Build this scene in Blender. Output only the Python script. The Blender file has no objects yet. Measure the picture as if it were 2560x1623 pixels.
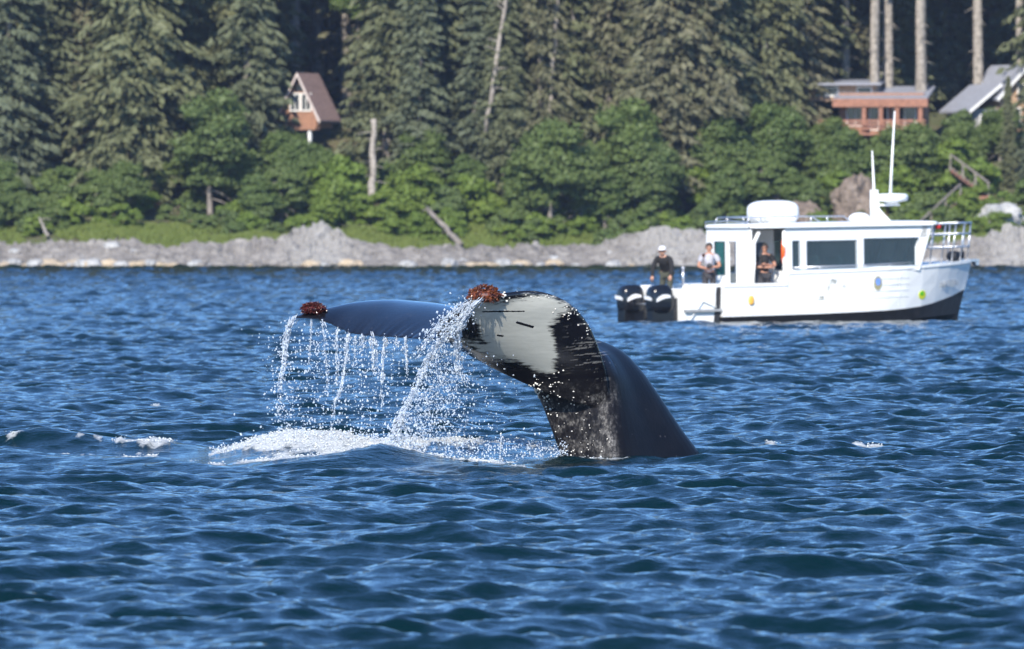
import bpy, bmesh, math, random
import numpy as np
from mathutils import Vector, Matrix, kdtree, noise as mnoise

# ------------------------------------------------------------------ camera, sky, sun, exposure
R = math.radians
SC = bpy.context.scene
COL = SC.collection
F, CX, HOR, CAMH = 24000.0, 1280.0, 571.0, 2.63      # focal length in photo pixels, centre column, horizon row, eye height
def P(px, py, Y):
    return Vector(((px - CX) / F * Y, Y, CAMH - (py - HOR) / F * Y))

cam_d = bpy.data.cameras.new('camera'); cam = bpy.data.objects.new('camera', cam_d); COL.objects.link(cam)
cam.location = (0, 0, CAMH)
cam.rotation_euler = (R(90) - math.atan((811.5 - HOR) / F), 0, 0)
cam_d.sensor_width = 36; cam_d.lens = 36 * F / 2560
cam_d.clip_start = 0.5; cam_d.clip_end = 6000
cam_d.dof.use_dof = True; cam_d.dof.focus_distance = 109.0; cam_d.dof.aperture_fstop = 6.3
SC.camera = cam

SUN_AZ, SUN_EL = R(15), R(34)       # azimuth: degrees to the left of straight behind the camera
sun_dir = Vector((-math.sin(SUN_AZ) * math.cos(SUN_EL), -math.cos(SUN_AZ) * math.cos(SUN_EL), math.sin(SUN_EL)))
world = bpy.data.worlds.new('World'); SC.world = world; world.use_nodes = True
wn = world.node_tree.nodes; wl = world.node_tree.links
bg = wn['Background']; sky = wn.new('ShaderNodeTexSky')
sky.sky_type = 'NISHITA'; sky.sun_disc = False
sky.sun_elevation = SUN_EL
sky.sun_rotation = math.atan2(sun_dir.x, sun_dir.y)
sky.air_density = 1.0; sky.dust_density = 0.0; sky.ozone_density = 10.0
wl.new(sky.outputs[0], bg.inputs[0]); bg.inputs[1].default_value = 0.15
sun_d = bpy.data.lights.new('sun', 'SUN'); sun = bpy.data.objects.new('sun', sun_d); COL.objects.link(sun)
sun_d.energy = 4.6; sun_d.angle = R(0.53); sun_d.color = (1.0, 0.93, 0.82)
sun.rotation_euler = sun_dir.to_track_quat('Z', 'Y').to_euler()
sun.location = (0, 0, 60)
SC.view_settings.view_transform = 'Standard'; SC.view_settings.look = 'None'
SC.view_settings.gamma = 1; SC.view_settings.use_curve_mapping = False
SC.view_settings.exposure = 0.72
SC.cycles.max_bounces = 6; SC.cycles.transparent_max_bounces = 12
SC.cycles.use_denoising = True
SC.cycles.sample_clamp_indirect = 6

# ------------------------------------------------------------------ helpers
rng = np.random.default_rng(7)
random.seed(7)

def mesh_np(name, verts, faces, smooth=True):
    verts = np.ascontiguousarray(verts, dtype=np.float32); faces = np.ascontiguousarray(faces, dtype=np.int32)
    me = bpy.data.meshes.new(name)
    k = faces.shape[1]
    me.vertices.add(len(verts)); me.vertices.foreach_set('co', verts.ravel())
    me.loops.add(faces.size); me.loops.foreach_set('vertex_index', faces.ravel())
    me.polygons.add(len(faces)); me.polygons.foreach_set('loop_start', np.arange(0, faces.size, k, dtype=np.int32))
    me.polygons.foreach_set('use_smooth', np.full(len(faces), smooth))
    me.update(calc_edges=True)
    return me

def obj(name, me, mat=None, parent=None):
    o = bpy.data.objects.new(name, me); COL.objects.link(o)
    if mat is not None and me is not None and not me.materials: me.materials.append(mat)
    if parent is not None: o.parent = parent
    return o

def tag(o, label=None, cat=None, group=None, kind=None):
    if label: o['label'] = label
    if cat: o['category'] = cat
    if group: o['group'] = group
    if kind: o['kind'] = kind
    return o

def empty(name, loc=(0, 0, 0), rz=0.0):
    o = bpy.data.objects.new(name, None); COL.objects.link(o)
    o.location = loc; o.rotation_euler = (0, 0, rz); o.empty_display_size = 0.2
    return o

def copy_tree(o, parent=None):
    c = o.copy(); COL.objects.link(c); c.parent = parent
    for ch in o.children: copy_tree(ch, c)
    return c

class MB:
    """collects shapes, builds ONE mesh"""
    def __init__(s): s.v = []; s.f = []
    def add(s, vs, fs):
        b = len(s.v); s.v += [tuple(p) for p in vs]; s.f += [tuple(i + b for i in q) for q in fs]; return s
    def box(s, x0, x1, y0, y1, z0, z1, m=None):
        vs = [Vector(p) for p in ((x0,y0,z0),(x1,y0,z0),(x1,y1,z0),(x0,y1,z0),(x0,y0,z1),(x1,y0,z1),(x1,y1,z1),(x0,y1,z1))]
        if m is not None: vs = [m @ p for p in vs]
        return s.add(vs, [(0,3,2,1),(4,5,6,7),(0,1,5,4),(1,2,6,5),(2,3,7,6),(3,0,4,7)])
    def loft(s, rings, closed=True, cap=True):
        n = len(rings[0]); vs = [p for r in rings for p in r]; fs = []
        for i in range(len(rings) - 1):
            for j in range(n if closed else n - 1):
                k = (j + 1) % n
                fs.append((i*n + j, i*n + k, (i+1)*n + k, (i+1)*n + j))
        if cap:
            fs.append(tuple(range(n - 1, -1, -1))); fs.append(tuple((len(rings)-1)*n + j for j in range(n)))
        return s.add(vs, fs)
    def tube(s, path, r, n=6, r2=None):
        path = [Vector(p) for p in path]; rings = []
        for i, p in enumerate(path):
            a = path[max(i - 1, 0)]; b = path[min(i + 1, len(path) - 1)]
            d = (b - a).normalized()
            u = d.cross(Vector((0, 0, 1)));
            if u.length < 1e-3: u = d.cross(Vector((1, 0, 0)))
            u.normalize(); w = d.cross(u)
            t = i / max(1, len(path) - 1)
            rr = r[i] if isinstance(r, (list, tuple)) else (r if r2 is None else r + (r2 - r) * t)
            rings.append([p + (u * math.cos(k * 2*math.pi/n) + w * math.sin(k * 2*math.pi/n)) * rr for k in range(n)])
        return s.loft(rings)
    def prism(s, poly, axis_vec):
        a = [Vector(p) for p in poly]; b = [p + Vector(axis_vec) for p in a]
        return s.loft([a, b])
    def build(s, name, mat, parent=None, smooth=False, bevel=0.0, seg=2):
        me = bpy.data.meshes.new(name); me.from_pydata(s.v, [], s.f)
        bm = bmesh.new(); bm.from_mesh(me)
        bmesh.ops.recalc_face_normals(bm, faces=bm.faces)
        if bevel > 0:
            es = [e for e in bm.edges if len(e.link_faces) == 2 and e.calc_face_angle(0) > 0.6]
            bmesh.ops.bevel(bm, geom=es, offset=bevel, segments=seg, affect='EDGES', profile=0.5, clamp_overlap=True)
        bm.to_mesh(me); bm.free()
        if smooth:
            me.polygons.foreach_set('use_smooth', np.full(len(me.polygons), True))
        me.update()
        return obj(name, me, mat, parent)

def catmull(pts, n, closed=False):
    """dense Catmull-Rom through pts (array k x d)"""
    p = np.asarray(pts, float); k = len(p); out = []
    ts = np.linspace(0, k if closed else k - 1, n, endpoint=not closed)
    for t in ts:
        i = int(math.floor(t));
        if not closed: i = min(i, k - 2)
        f = t - i
        g = (lambda j: p[j % k]) if closed else (lambda j: p[min(max(j, 0), k - 1)])
        a, b, c, d = g(i-1), g(i), g(i+1), g(i+2)
        out.append(0.5*((2*b) + (-a + c)*f + (2*a - 5*b + 4*c - d)*f*f + (-a + 3*b - 3*c + d)*f**3))
    return np.array(out)

# ---- materials
def M(name):
    m = bpy.data.materials.new(name); m.use_nodes = True
    return m, m.node_tree.nodes, m.node_tree.links, m.node_tree.nodes['Principled BSDF']
def setp(b, **k):
    for n, v in k.items():
        key = {'col': 'Base Color', 'rough': 'Roughness', 'metal': 'Metallic', 'ior': 'IOR', 'spec': 'Specular IOR Level',
               'trans': 'Transmission Weight', 'coat': 'Coat Weight', 'coatr': 'Coat Roughness', 'alpha': 'Alpha', 'sss': 'Subsurface Weight'}[n]
        b.inputs[key].default_value = (*v, 1) if isinstance(v, (tuple, list)) else v
def tex(n, l, kind, scale, detail=4, coord='Object', rough=0.55, mapscale=None, rot=None):
    tc = n.new('ShaderNodeTexCoord'); src = tc.outputs[coord]
    if mapscale or rot:
        mp = n.new('ShaderNodeMapping'); l.new(src, mp.inputs[0])
        if mapscale: mp.inputs['Scale'].default_value = mapscale
        if rot: mp.inputs['Rotation'].default_value = rot
        src = mp.outputs[0]
    t = n.new('ShaderNodeTexNoise' if kind == 'noise' else 'ShaderNodeTexVoronoi')
    l.new(src, t.inputs['Vector']); t.inputs['Scale'].default_value = scale
    if kind == 'noise': t.inputs['Detail'].default_value = detail; t.inputs['Roughness'].default_value = rough
    return t
def ramp(n, l, fac, stops):
    r = n.new('ShaderNodeValToRGB'); l.new(fac, r.inputs[0]); cr = r.color_ramp
    while len(cr.elements) < len(stops): cr.elements.new(0.5)
    for e, (p, c) in zip(cr.elements, stops):
        e.position = p; e.color = (*c, 1) if len(c) == 3 else c
    return r
def mixc(n, l, fac, a, b, mode='MIX'):
    m = n.new('ShaderNodeMix'); m.data_type = 'RGBA'; m.blend_type = mode
    for sock, v in ((m.inputs[0], fac), (m.inputs[6], a), (m.inputs[7], b)):
        if hasattr(v, 'is_output') or hasattr(v, 'links'): l.new(v, sock)
        else: sock.default_value = v if not isinstance(v, (tuple, list)) else (*v, 1)
    return m.outputs[2]
def bump(n, l, h, bsdf, strength=0.3, dist=0.02):
    b = n.new('ShaderNodeBump'); l.new(h, b.inputs['Height']); b.inputs['Strength'].default_value = strength
    b.inputs['Distance'].default_value = dist; l.new(b.outputs[0], bsdf.inputs['Normal']); return b
def plain(name, col, rough=0.5, var=0.15, scale=6.0, bmp=0.0, **k):
    m, n, l, b = M(name); setp(b, rough=rough, **k)
    t = tex(n, l, 'noise', scale)
    lo = tuple(c * (1 - var) for c in col); hi = tuple(min(1, c * (1 + var)) for c in col)
    r = ramp(n, l, t.outputs['Fac'], [(0.3, lo), (0.7, hi)]); l.new(r.outputs[0], b.inputs['Base Color'])
    if bmp: bump(n, l, t.outputs['Fac'], b, bmp, 0.02)
    return m
# ------------------------------------------------------------------ the sea: one sheet of real waves
WHALE_Y = 109.0
def ocean_tile(N, L, lam_peak, sigma, wind, spread, lam_min, seed, swell=0.0):
    r = np.random.default_rng(seed)
    k1 = np.fft.fftfreq(N, L / N) * 2 * np.pi
    kx, ky = np.meshgrid(k1, k1); k = np.hypot(kx, ky); k[0, 0] = 1e-6
    kp = 2 * np.pi / lam_peak; km = 2 * np.pi / lam_min
    S = k ** -4.1 * np.exp(-1.0 * (kp / k) ** 2) * np.exp(-(k / km) ** 2)
    th = np.arctan2(ky, kx) - wind
    D = np.abs(np.cos(th / 2)) ** (2 * spread)
    amp = np.sqrt(S * D); amp[0, 0] = 0
    h = amp * (r.normal(size=(N, N)) + 1j * r.normal(size=(N, N)))
    H = np.fft.ifft2(h).real; s = sigma / H.std()
    dx = np.fft.ifft2(-1j * kx / k * h).real * s; dy = np.fft.ifft2(-1j * ky / k * h).real * s
    return (H * s).astype(np.float32), dx.astype(np.float32), dy.astype(np.float32)

def sample(T, L, x, y):
    N = T.shape[0]; fx = x / L * N; fy = y / L * N
    i0 = np.floor(fx).astype(np.int64); j0 = np.floor(fy).astype(np.int64); a = fx - i0; b = fy - j0
    i0 %= N; j0 %= N; i1 = (i0 + 1) % N; j1 = (j0 + 1) % N
    return T[j0, i0]*(1-a)*(1-b) + T[j0, i1]*a*(1-b) + T[j1, i0]*(1-a)*b + T[j1, i1]*a*b

TILE_L = 46.0
TH, TX, TY = ocean_tile(1536, TILE_L, 1.65, 0.036, R(-72), 5.5, 0.075, 11)
CHOP = 0.55
def smooth01(t): t = np.clip(t, 0, 1); return t * t * (3 - 2 * t)
def fbm2(x, y, seed, octs=4):
    """cheap value noise"""
    out = np.zeros_like(x); a = 0.5; tot = 0
    g = np.random.default_rng(seed).random((256, 256))
    for o in range(octs):
        i = np.floor(x).astype(np.int64); j = np.floor(y).astype(np.int64); u = x - i; w = y - j
        u = u*u*(3-2*u); w = w*w*(3-2*w)
        out += a*(g[j%256, i%256]*(1-u)*(1-w) + g[j%256, (i+1)%256]*u*(1-w) + g[(j+1)%256, i%256]*(1-u)*w + g[(j+1)%256, (i+1)%256]*u*w)
        tot += a; a *= 0.5; x = x*2.03 + 17.3; y = y*2.03 + 5.1
    return out / tot
def wx(px, Y): return (px - CX) / F * Y

# the water the whale has thrown up: (ridge through x,Y points, height, half-width front/back)
def ridge(x, y, pts, hs, wf, wb):
    xs = np.array([p[0] for p in pts]); ys = np.array([p[1] for p in pts]); hs = np.array(hs)
    yc = np.interp(x, xs, ys); h = np.interp(x, xs, hs)
    d = y - yc; return h * np.where(d < 0, np.exp(-(d / wf) ** 2), np.exp(-(d / wb) ** 2)), d, h
def whale_swell(x, y):
    z = np.zeros_like(x)
    r1, d1, h1 = ridge(x, y, [(wx(560,105), 104.4), (wx(700,105), 104.6), (wx(850,105), 104.8), (wx(950,105), 105.0), (wx(1040,105), 105.0), (wx(1150,105), 104.9), (wx(1300,105), 104.6), (wx(1420,105), 104.5)],
                       [0, .09, .18, .26, .17, .08, .03, 0], .75, .75)
    r2, d2, h2 = ridge(x, y, [(wx(440,110), 110.2), (wx(560,110), 110.0), (wx(640,110), 110.0), (wx(720,110), 110.0), (wx(850,110), 110.0), (wx(920,110), 109.8), (wx(1010,110), 109.8), (wx(1300,110), 110.2), (wx(1430,110), 110.2)],
                       [0, .08, .21, .30, .28, .19, .20, .17, .06], 1.8, .8)
    r3, d3, h3 = ridge(x, y, [(wx(-400,112), 111.0), (wx(-60,112), 111.2), (wx(150,112), 111.4), (wx(260,112), 111.2), (wx(430,112), 110.9), (wx(560,112), 110.6)], [.16, .18, .30, .19, .15, 0], .7, 1.0)
    r5, d5, h5 = ridge(x, y, [(wx(-400,107), 107.0), (wx(0,107), 107.3), (wx(200,107), 106.6), (wx(420,107), 106.2), (wx(600,107), 105.6)], [.08, .15, .08, .09, 0], .5, 1.2)
    r4, d4, h4 = ridge(x, y, [(wx(1290,107), 106.6), (wx(1400,107), 106.6), (wx(1500,107), 106.5), (wx(1630,107), 106.7)], [0, .07, .075, 0], .55, 1.2)
    return r1 + r2 + r3 + r4 + r5
def foam_mask(x, y):
    n = fbm2(x * 2.6 + 3, y * 1.1 + 9, 5, 5); nf = fbm2(x * 9 + 1, y * 3.0 + 2, 6, 4)
    px = x / y * F + CX
    def band(pts, wf, wb, hs):
        xs = [p[0] for p in pts]; yc = np.interp(px, xs, [p[1] for p in pts]); hh = np.interp(px, xs, hs, left=0, right=0)
        d = y - yc; return hh * np.where(d < 0, np.exp(-(d / wf) ** 2), np.exp(-(d / wb) ** 2))
    m = band([(520, 110.0), (600, 109.8), (690, 109.7), (850, 109.6), (920, 109.4), (1010, 109.4)], 1.7, .7, [.5, 1.05, 1.4, 1.4, 1.25, 1.25])
    m = np.maximum(m, band([(640, 104.50), (700, 104.65), (800, 104.85), (900, 105.05), (950, 105.25), (1020, 105.25), (1100, 105.10), (1200, 104.80), (1340, 104.60)], .22, 1.0, [.3, .95, 1.05, 1.1, 1.3, 1.4, 1.3, 1.05, .3]))
    m = np.maximum(m, band([(1000, 109.4), (1100, 110.0), (1250, 110.4), (1420, 110.2)], 1.1, .6, [1.25, 1.05, 1.05, 1.0]))
    m = np.maximum(m, band([(470, 106.0), (600, 107.0), (750, 108.2), (880, 108.8)], .7, .7, [.6, .9, 1.05, 1.1]))
    m = np.maximum(m, band([(940, 107.2), (1050, 107.2), (1150, 107.0), (1300, 107.2)], 1.1, 1.1, [1.1, 1.15, 1.0, .5]))
    m = np.maximum(m, band([(-50, 111.2), (60, 111.3), (140, 111.5), (200, 111.2), (300, 110.8), (440, 110.8)], .55, .5, [.6, .55, .38, .34, .68, .6]))
    m = np.maximum(m, band([(100, 109.5), (250, 109.6), (400, 109.3)], .8, .8, [.38, .55, .45]))
    m = np.maximum(m, band([(1400, 107.9), (1480, 107.7), (1560, 107.5), (1620, 107.3)], .35, .35, [.62, .55, .55, .3]))
    v = m + (n - 0.5) * 1.3 + (nf - 0.5) * 1.0
    return np.where(m > 0.02, smooth01((v - 0.42) / 0.5) * smooth01(m * 3), 0)

def build_sea():
    ys = [-300, -150, -80, -40, -15, 0, 15, 30, 42, 50]
    y = 56.0
    while y < 668:
        ys.append(y)
        y += 0.068 if y < 118 else 0.068 + (y - 118) * 0.0011
    ys = np.array(ys + [680, 700, 720.])
    nc = 300
    core = np.linspace(-1, 1, nc); wing = 1 + np.array([.06, .15, .3, .55, .9, 1.5, 2.5, 4.5, 8, 14, 25, 40])
    u = np.concatenate([-wing[::-1], core, wing])
    half = np.maximum(np.abs(ys), 55) * 0.0533 * 1.16 + 0.6
    X = u[None, :] * half[:, None]; Y = np.repeat(ys[:, None], len(u), 1)
    # wave amplitude fades where the sheet gets too coarse to carry it
    dense = smooth01((2.2 - np.abs(u)) / 1.0)[None, :] * smooth01((Y - 40) / 16)
    ca, sa = math.cos(0.21), math.sin(0.21)
    xr = X * ca - Y * sa + 500; yr = X * sa + Y * ca + 500
    far = 1 + 0.7 * smooth01((Y - 250) / 350)
    gust = 0.75 + 0.5 * fbm2(X / 9 + 40, Y / 22 + 40, 3, 3)
    A = dense * far * gust
    calm = 1 - 0.72 * np.exp(-(((X - wx(850, 108)) / 3.2) ** 4 + ((Y - 107.6) / 4.2) ** 4)) - .25 * np.exp(-(((X - wx(150, 108)) / 2.2) ** 2 + ((Y - 109) / 3.0) ** 2))
    A = A * calm
    h = sample(TH, TILE_L, xr * .37, yr * .37) * A * .9 + sample(TH, TILE_L, xr, yr) * A; dx = sample(TX, TILE_L, xr, yr) * A; dy = sample(TY, TILE_L, xr, yr) * A
    Z = h + whale_swell(X, Y) * dense
    fm = foam_mask(X, Y) * dense
    # little white crests far from the whale
    near = (Y > 90) & (Y < 135)
    for (px, Yc, w, d) in ((1930, 114.5, .07, .18), (2110, 114.2, .13, .14), (2190, 114.2, .13, .14), (2150, 114.0, .2, .1), (390, 140., .05, .2)):
        g = np.exp(-((X - wx(px, Yc)) / w) ** 2 - ((Y - Yc) / d) ** 2); fm = np.maximum(fm, smooth01(g * 1.3)); Z = Z + g * 0.05
    lump = fbm2(X * 14, Y * 9, 8, 3) - 0.35
    Z = Z + fm * lump * 0.085
    X2 = X - CHOP * (dx * ca + dy * sa); Y2 = Y - CHOP * (-dx * sa + dy * ca)
    rows, cols = X.shape
    idx = np.arange(rows * cols).reshape(rows, cols)
    faces = np.stack([idx[:-1, :-1], idx[:-1, 1:], idx[1:, 1:], idx[1:, :-1]], -1).reshape(-1, 4)
    me = mesh_np('sea', np.stack([X2, Y2, Z], -1).reshape(-1, 3), faces)
    at = me.attributes.new('foam', 'FLOAT', 'POINT'); at.data.foreach_set('value', fm.astype(np.float32).ravel())
    m, n, l, b = M('sea_water')
    setp(b, col=(0.0012, 0.0115, 0.0145), rough=0.06, ior=1.333)
    t1 = tex(n, l, 'noise', 5.0, 5, 'Object', 0.62, (0.8, 1.2, 1), (0, 0, 0.25)); t2 = tex(n, l, 'noise', 0.7, 3, 'Object', 0.5)
    gate = n.new('ShaderNodeMath'); gate.operation = 'MULTIPLY'; l.new(t1.outputs['Fac'], gate.inputs[0]); l.new(t2.outputs['Fac'], gate.inputs[1])
    bump(n, l, gate.outputs[0], b, 1.0, 0.065)
    a = n.new('ShaderNodeAttribute'); a.attribute_name = 'foam'
    fn = tex(n, l, 'noise', 26, 5, 'Object', 0.65, (1, .55, 1))
    ad = n.new('ShaderNodeMath'); ad.operation = 'MULTIPLY_ADD'; l.new(fn.outputs['Fac'], ad.inputs[0]); ad.inputs[1].default_value = 0.9; ad.inputs[2].default_value = -0.45
    sm = n.new('ShaderNodeMath'); l.new(a.outputs['Fac'], sm.inputs[0]); l.new(ad.outputs[0], sm.inputs[1])
    gt = n.new('ShaderNodeMath'); gt.operation = 'MULTIPLY'; l.new(sm.outputs[0], gt.inputs[0])
    st = ramp(n, l, a.outputs['Fac'], [(0.02, (0, 0, 0)), (0.12, (1, 1, 1))]); l.new(st.outputs[0], gt.inputs[1])
    fr = ramp(n, l, gt.outputs[0], [(0.25, (0, 0, 0)), (0.55, (.55, .55, .55)), (1.0, (1, 1, 1))])
    fb = n.new('ShaderNodeBsdfPrincipled'); setp(fb, col=(0.52, 0.545, 0.55), rough=0.6)
    bump(n, l, fn.outputs['Fac'], fb, 0.8, 0.05)
    mx = n.new('ShaderNodeMixShader'); l.new(fr.outputs[0], mx.inputs[0]); l.new(b.outputs[0], mx.inputs[1]); l.new(fb.outputs[0], mx.inputs[2])
    l.new(mx.outputs[0], n['Material Output'].inputs['Surface'])
    o = obj('sea', me, m); tag(o, 'choppy deep blue sea with wind ripples', 'sea', kind='structure')
build_sea()
# ------------------------------------------------------------------ humpback tail, one continuous body
WY = WHALE_Y
def W3(px, py, d):
    p = P(px, py, WY); s = (WY + d) / WY        # keep the scale of the tail's own distance, then move in depth
    return np.array([p.x, WY + d, p.z - 0.0])
def build_whale():
    V, Fc = [], []
    def grid(Parr, closed_j):
        b = sum(len(v) for v in V); r, c = Parr.shape[:2]
        V.append(Parr.reshape(-1, 3)); idx = np.arange(r * c).reshape(r, c) + b
        j1 = np.roll(idx, -1, 1) if closed_j else idx[:, 1:]
        j0 = idx if closed_j else idx[:, :-1]
        Fc.append(np.stack([j0[:-1], j1[:-1], j1[1:], j0[1:]], -1).reshape(-1, 4)); return idx
    # tail stock: rings given by ventral keel, near ridge, dorsal ridge, far ridge
    rings = [
        ((1470,1420, .1), (1600,1440,-.75), (1900,1440, .8), (1760,1420,1.25)),
        ((1432,1270, .05), (1562,1290,-.68), (1830,1290, .7), (1690,1270,1.12)),
        ((1402,1145, .0), (1540,1160,-.60), (1760,1152, .6), (1620,1145, .98)),
        ((1374,1062,-.05),(1530,1080,-.54), (1706,1075, .5), (1560,1065, .85)),
        ((1342, 985,-.1), (1522,1005,-.48), (1655, 998, .42),(1500, 990, .72)),
        ((1300, 925,-.15),(1512, 935,-.46), (1602, 925, .35),(1440, 930, .6)),
        ((1252, 893,-.2), (1480, 880,-.44), (1540, 870, .28),(1370, 885, .5)),
        ((1195, 873,-.28),(1395, 862,-.40), (1440, 840, .18),(1290, 865, .4)),
        ((1145, 862,-.34),(1270, 855,-.42), (1280, 836, .05),(1200, 855, .22)),
        ((1108, 855,-.38),(1160, 851,-.42), (1160, 838,-.1), (1130, 849, .02)),
    ]
    RG = np.array([[W3(*q) for q in r] for r in rings])      # n,4,3
    RG = np.stack([catmull(RG[:, k], 70) for k in range(4)], 1)
    out = []
    for r in RG:
        c = r.mean(0); q = []
        ctrl = []
        for k in range(4):
            a, b2 = r[k], r[(k+1) % 4]
            mid = (a + b2) / 2; mid = c + (mid - c) * (1.16 if k in (2, 3) else (1.05 if k == 0 else 1.10))
            ctrl += [a, mid]
        out.append(catmull(ctrl, 56, closed=True))
    out = np.array(out); idx = grid(out, True)
    Fc_caps = []
    for ring in (idx[0], idx[-1]):
        c = V[-1].reshape(-1, 3); b = sum(len(v) for v in V)
        V.append(np.array([np.concatenate([v for v in V])[ring].mean(0)]))
        Fc_caps += [(int(ring[j]), int(ring[(j+1) % len(ring)]), b) for j in range(len(ring))]
    # lobes: leading and trailing edge, thickness between
    def lobe(LE, TE, th_root, up, camber):
        le = catmull([W3(*q) for q in LE], 90); te = catmull([W3(*q) for q in TE], 90)
        nt = 60; tt = np.linspace(0, 1, nt); tt = 0.5 - 0.5*np.cos(tt*np.pi)
        top, bot = [], []
        for i in range(90):
            s = i / 89; ch = te[i] - le[i]; cl = np.linalg.norm(ch)
            sp = (le[min(i+1, 89)] + te[min(i+1, 89)] - le[max(i-1, 0)] - te[max(i-1, 0)]) / 2
            nrm = np.cross(ch, sp); nrm /= np.linalg.norm(nrm) + 1e-9
            if np.dot(nrm, up) < 0: nrm = -nrm
            if i > 0: nrm = nrm * 0.3 + pn * 0.7; nrm /= np.linalg.norm(nrm)
            pn = nrm
            T = max(th_root * (1 - s) ** 0.75 + 0.040, 0.05) * min(1, cl / 0.25 + 0.35)
            prof = 1.6 * np.sqrt(tt) * (1 - tt) + 0.30 * (1 - tt)*0 + 0.16*np.sqrt(np.clip(1-(2*tt-1)**2, 0, 1))
            base = le[i] + np.outer(tt, ch) + np.outer(camber * cl * 4 * tt * (1 - tt) * math.sin(math.pi * min(1, s + .15)), nrm)
            if s > 0.05:        # ragged trailing edge
                jag = 0.008 * math.sin(s * 61) + 0.006 * math.sin(s * 137 + 1) + 0.005 * math.sin(s * 211)
                base += np.outer(tt ** 6 * jag, ch / (cl + 1e-6))
            top.append(base + np.outer(prof * T * 0.5, nrm)); bot.append(base - np.outer(prof * T * 0.5, nrm))
        loop = np.concatenate([np.array(top), np.array(bot)[:, ::-1]], 1)
        ix = grid(loop, True)
        for ring in (ix[0], ix[-1]):
            b = sum(len(v) for v in V); V.append(np.array([np.concatenate(V)[ring].mean(0)]))
            Fc_caps.extend([(int(ring[j]), int(ring[(j+1) % len(ring)]), b) for j in range(len(ring))])
        return le, te, np.array(top), np.array(bot)
    near = lobe([(1526,1015,-.40), (1516,940,-.58), (1500,880,-.72), (1476,820,-.86), (1443,775,-1.0), (1400,744,-1.15), (1340,727,-1.28), (1275,733,-1.40), (1215,742,-1.5), (1172,752,-1.55)],
                [(1112,848,-.40), (1100,845,-.55), (1092,838,-.75), (1088,826,-.95), (1092,812,-1.1), (1102,797,-1.22), (1115,785,-1.32), (1132,772,-1.42), (1150,762,-1.5), (1162,757,-1.55)],
                0.30, np.array([0.3, 0.6, 0.6]), -0.05)
    far = lobe([(1470,900,.35), (1380,850,.75), (1290,815,1.15), (1200,790,1.45), (1120,772,1.70), (1040,761,1.90), (960,756,2.02), (880,762,2.08), (800,779,2.02), (735,795,1.9)],
               [(1112,848,-.35), (1080,848,-.15), (1040,847,.1), (995,846,.35), (950,844,.6), (905,842,.85), (865,835,1.1), (830,820,1.4), (785,803,1.65), (722,798,1.85)],
               0.26, np.array([0.0, -0.3, 1.0]), 0.05)
    verts = np.concatenate(V)
    quads = np.concatenate(Fc)
    me = bpy.data.meshes.new('w'); me.from_pydata(verts.tolist(), [], quads.tolist() + Fc_caps)
    bm = bmesh.new(); bm.from_mesh(me); bmesh.ops.recalc_face_normals(bm, faces=bm.faces); bm.to_mesh(me); bm.free()
    o = obj('humpback_whale', me)
    rm = o.modifiers.new('r', 'REMESH'); rm.mode = 'VOXEL'; rm.voxel_size = 0.013; rm.use_smooth_shade = True
    sm = o.modifiers.new('s', 'SMOOTH'); sm.iterations = 6; sm.factor = 0.5
    dg = bpy.context.evaluated_depsgraph_get(); me2 = bpy.data.meshes.new_from_object(o.evaluated_get(dg))
    o.modifiers.clear(); o.data = me2
    me2.polygons.foreach_set('use_smooth', np.full(len(me2.polygons), True))
    # pigment, wounds, barnacle scars and painted sheen: a pattern fixed on the skin
    co = np.empty(len(me2.vertices) * 3, np.float32); me2.vertices.foreach_get('co', co); co = co.reshape(-1, 3).astype(float)
    no = np.empty(len(me2.vertices) * 3, np.float32); me2.vertices.foreach_get('normal', no); no = no.reshape(-1, 3)
    px = co[:, 0] / WY * F + CX; py = HOR - (co[:, 2] - CAMH) / WY * F      # tail drawing coordinates (X, Z only)
    d = co[:, 1] - WY
    poly = np.array([(1180,742),(1240,750),(1270,752),(1320,738),(1362,733),(1405,752),(1425,775),(1398,790),(1376,810),(1384,850),(1388,890),(1382,932),(1350,930),(1300,905),(1240,893),(1185,868),(1150,852),(1175,850),(1215,858),(1205,830),(1190,800),(1180,770)], float)
    def inside_dist(qx, qy):
        ins = np.zeros(len(qx), bool); dist = np.full(len(qx), 1e9)
        for i in range(len(poly)):
            x0, y0 = poly[i]; x1, y1 = poly[(i+1) % len(poly)]
            c = ((y0 > qy) != (y1 > qy)) & (qx < (x1 - x0) * (qy - y0) / (y1 - y0 + 1e-9) + x0); ins ^= c
            t = np.clip(((qx-x0)*(x1-x0) + (qy-y0)*(y1-y0)) / ((x1-x0)**2 + (y1-y0)**2), 0, 1)
            dist = np.minimum(dist, np.hypot(qx - x0 - t*(x1-x0), qy - y0 - t*(y1-y0)))
        return np.where(ins, dist, -dist)
    streak = fbm2(px / 46 + 5, py / 5.5 + 0.12 * px / 5.5, 21, 4) - 0.5
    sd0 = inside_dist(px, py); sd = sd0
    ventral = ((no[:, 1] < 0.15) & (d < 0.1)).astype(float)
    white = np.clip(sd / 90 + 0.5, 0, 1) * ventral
    # thin pale scratches running in from the leading edge
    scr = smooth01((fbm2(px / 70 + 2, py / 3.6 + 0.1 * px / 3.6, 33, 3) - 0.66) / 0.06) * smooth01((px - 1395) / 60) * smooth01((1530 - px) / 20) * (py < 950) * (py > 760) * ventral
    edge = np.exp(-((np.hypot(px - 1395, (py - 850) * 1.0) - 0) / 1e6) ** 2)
    scratch = scr * ventral * .45
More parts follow.
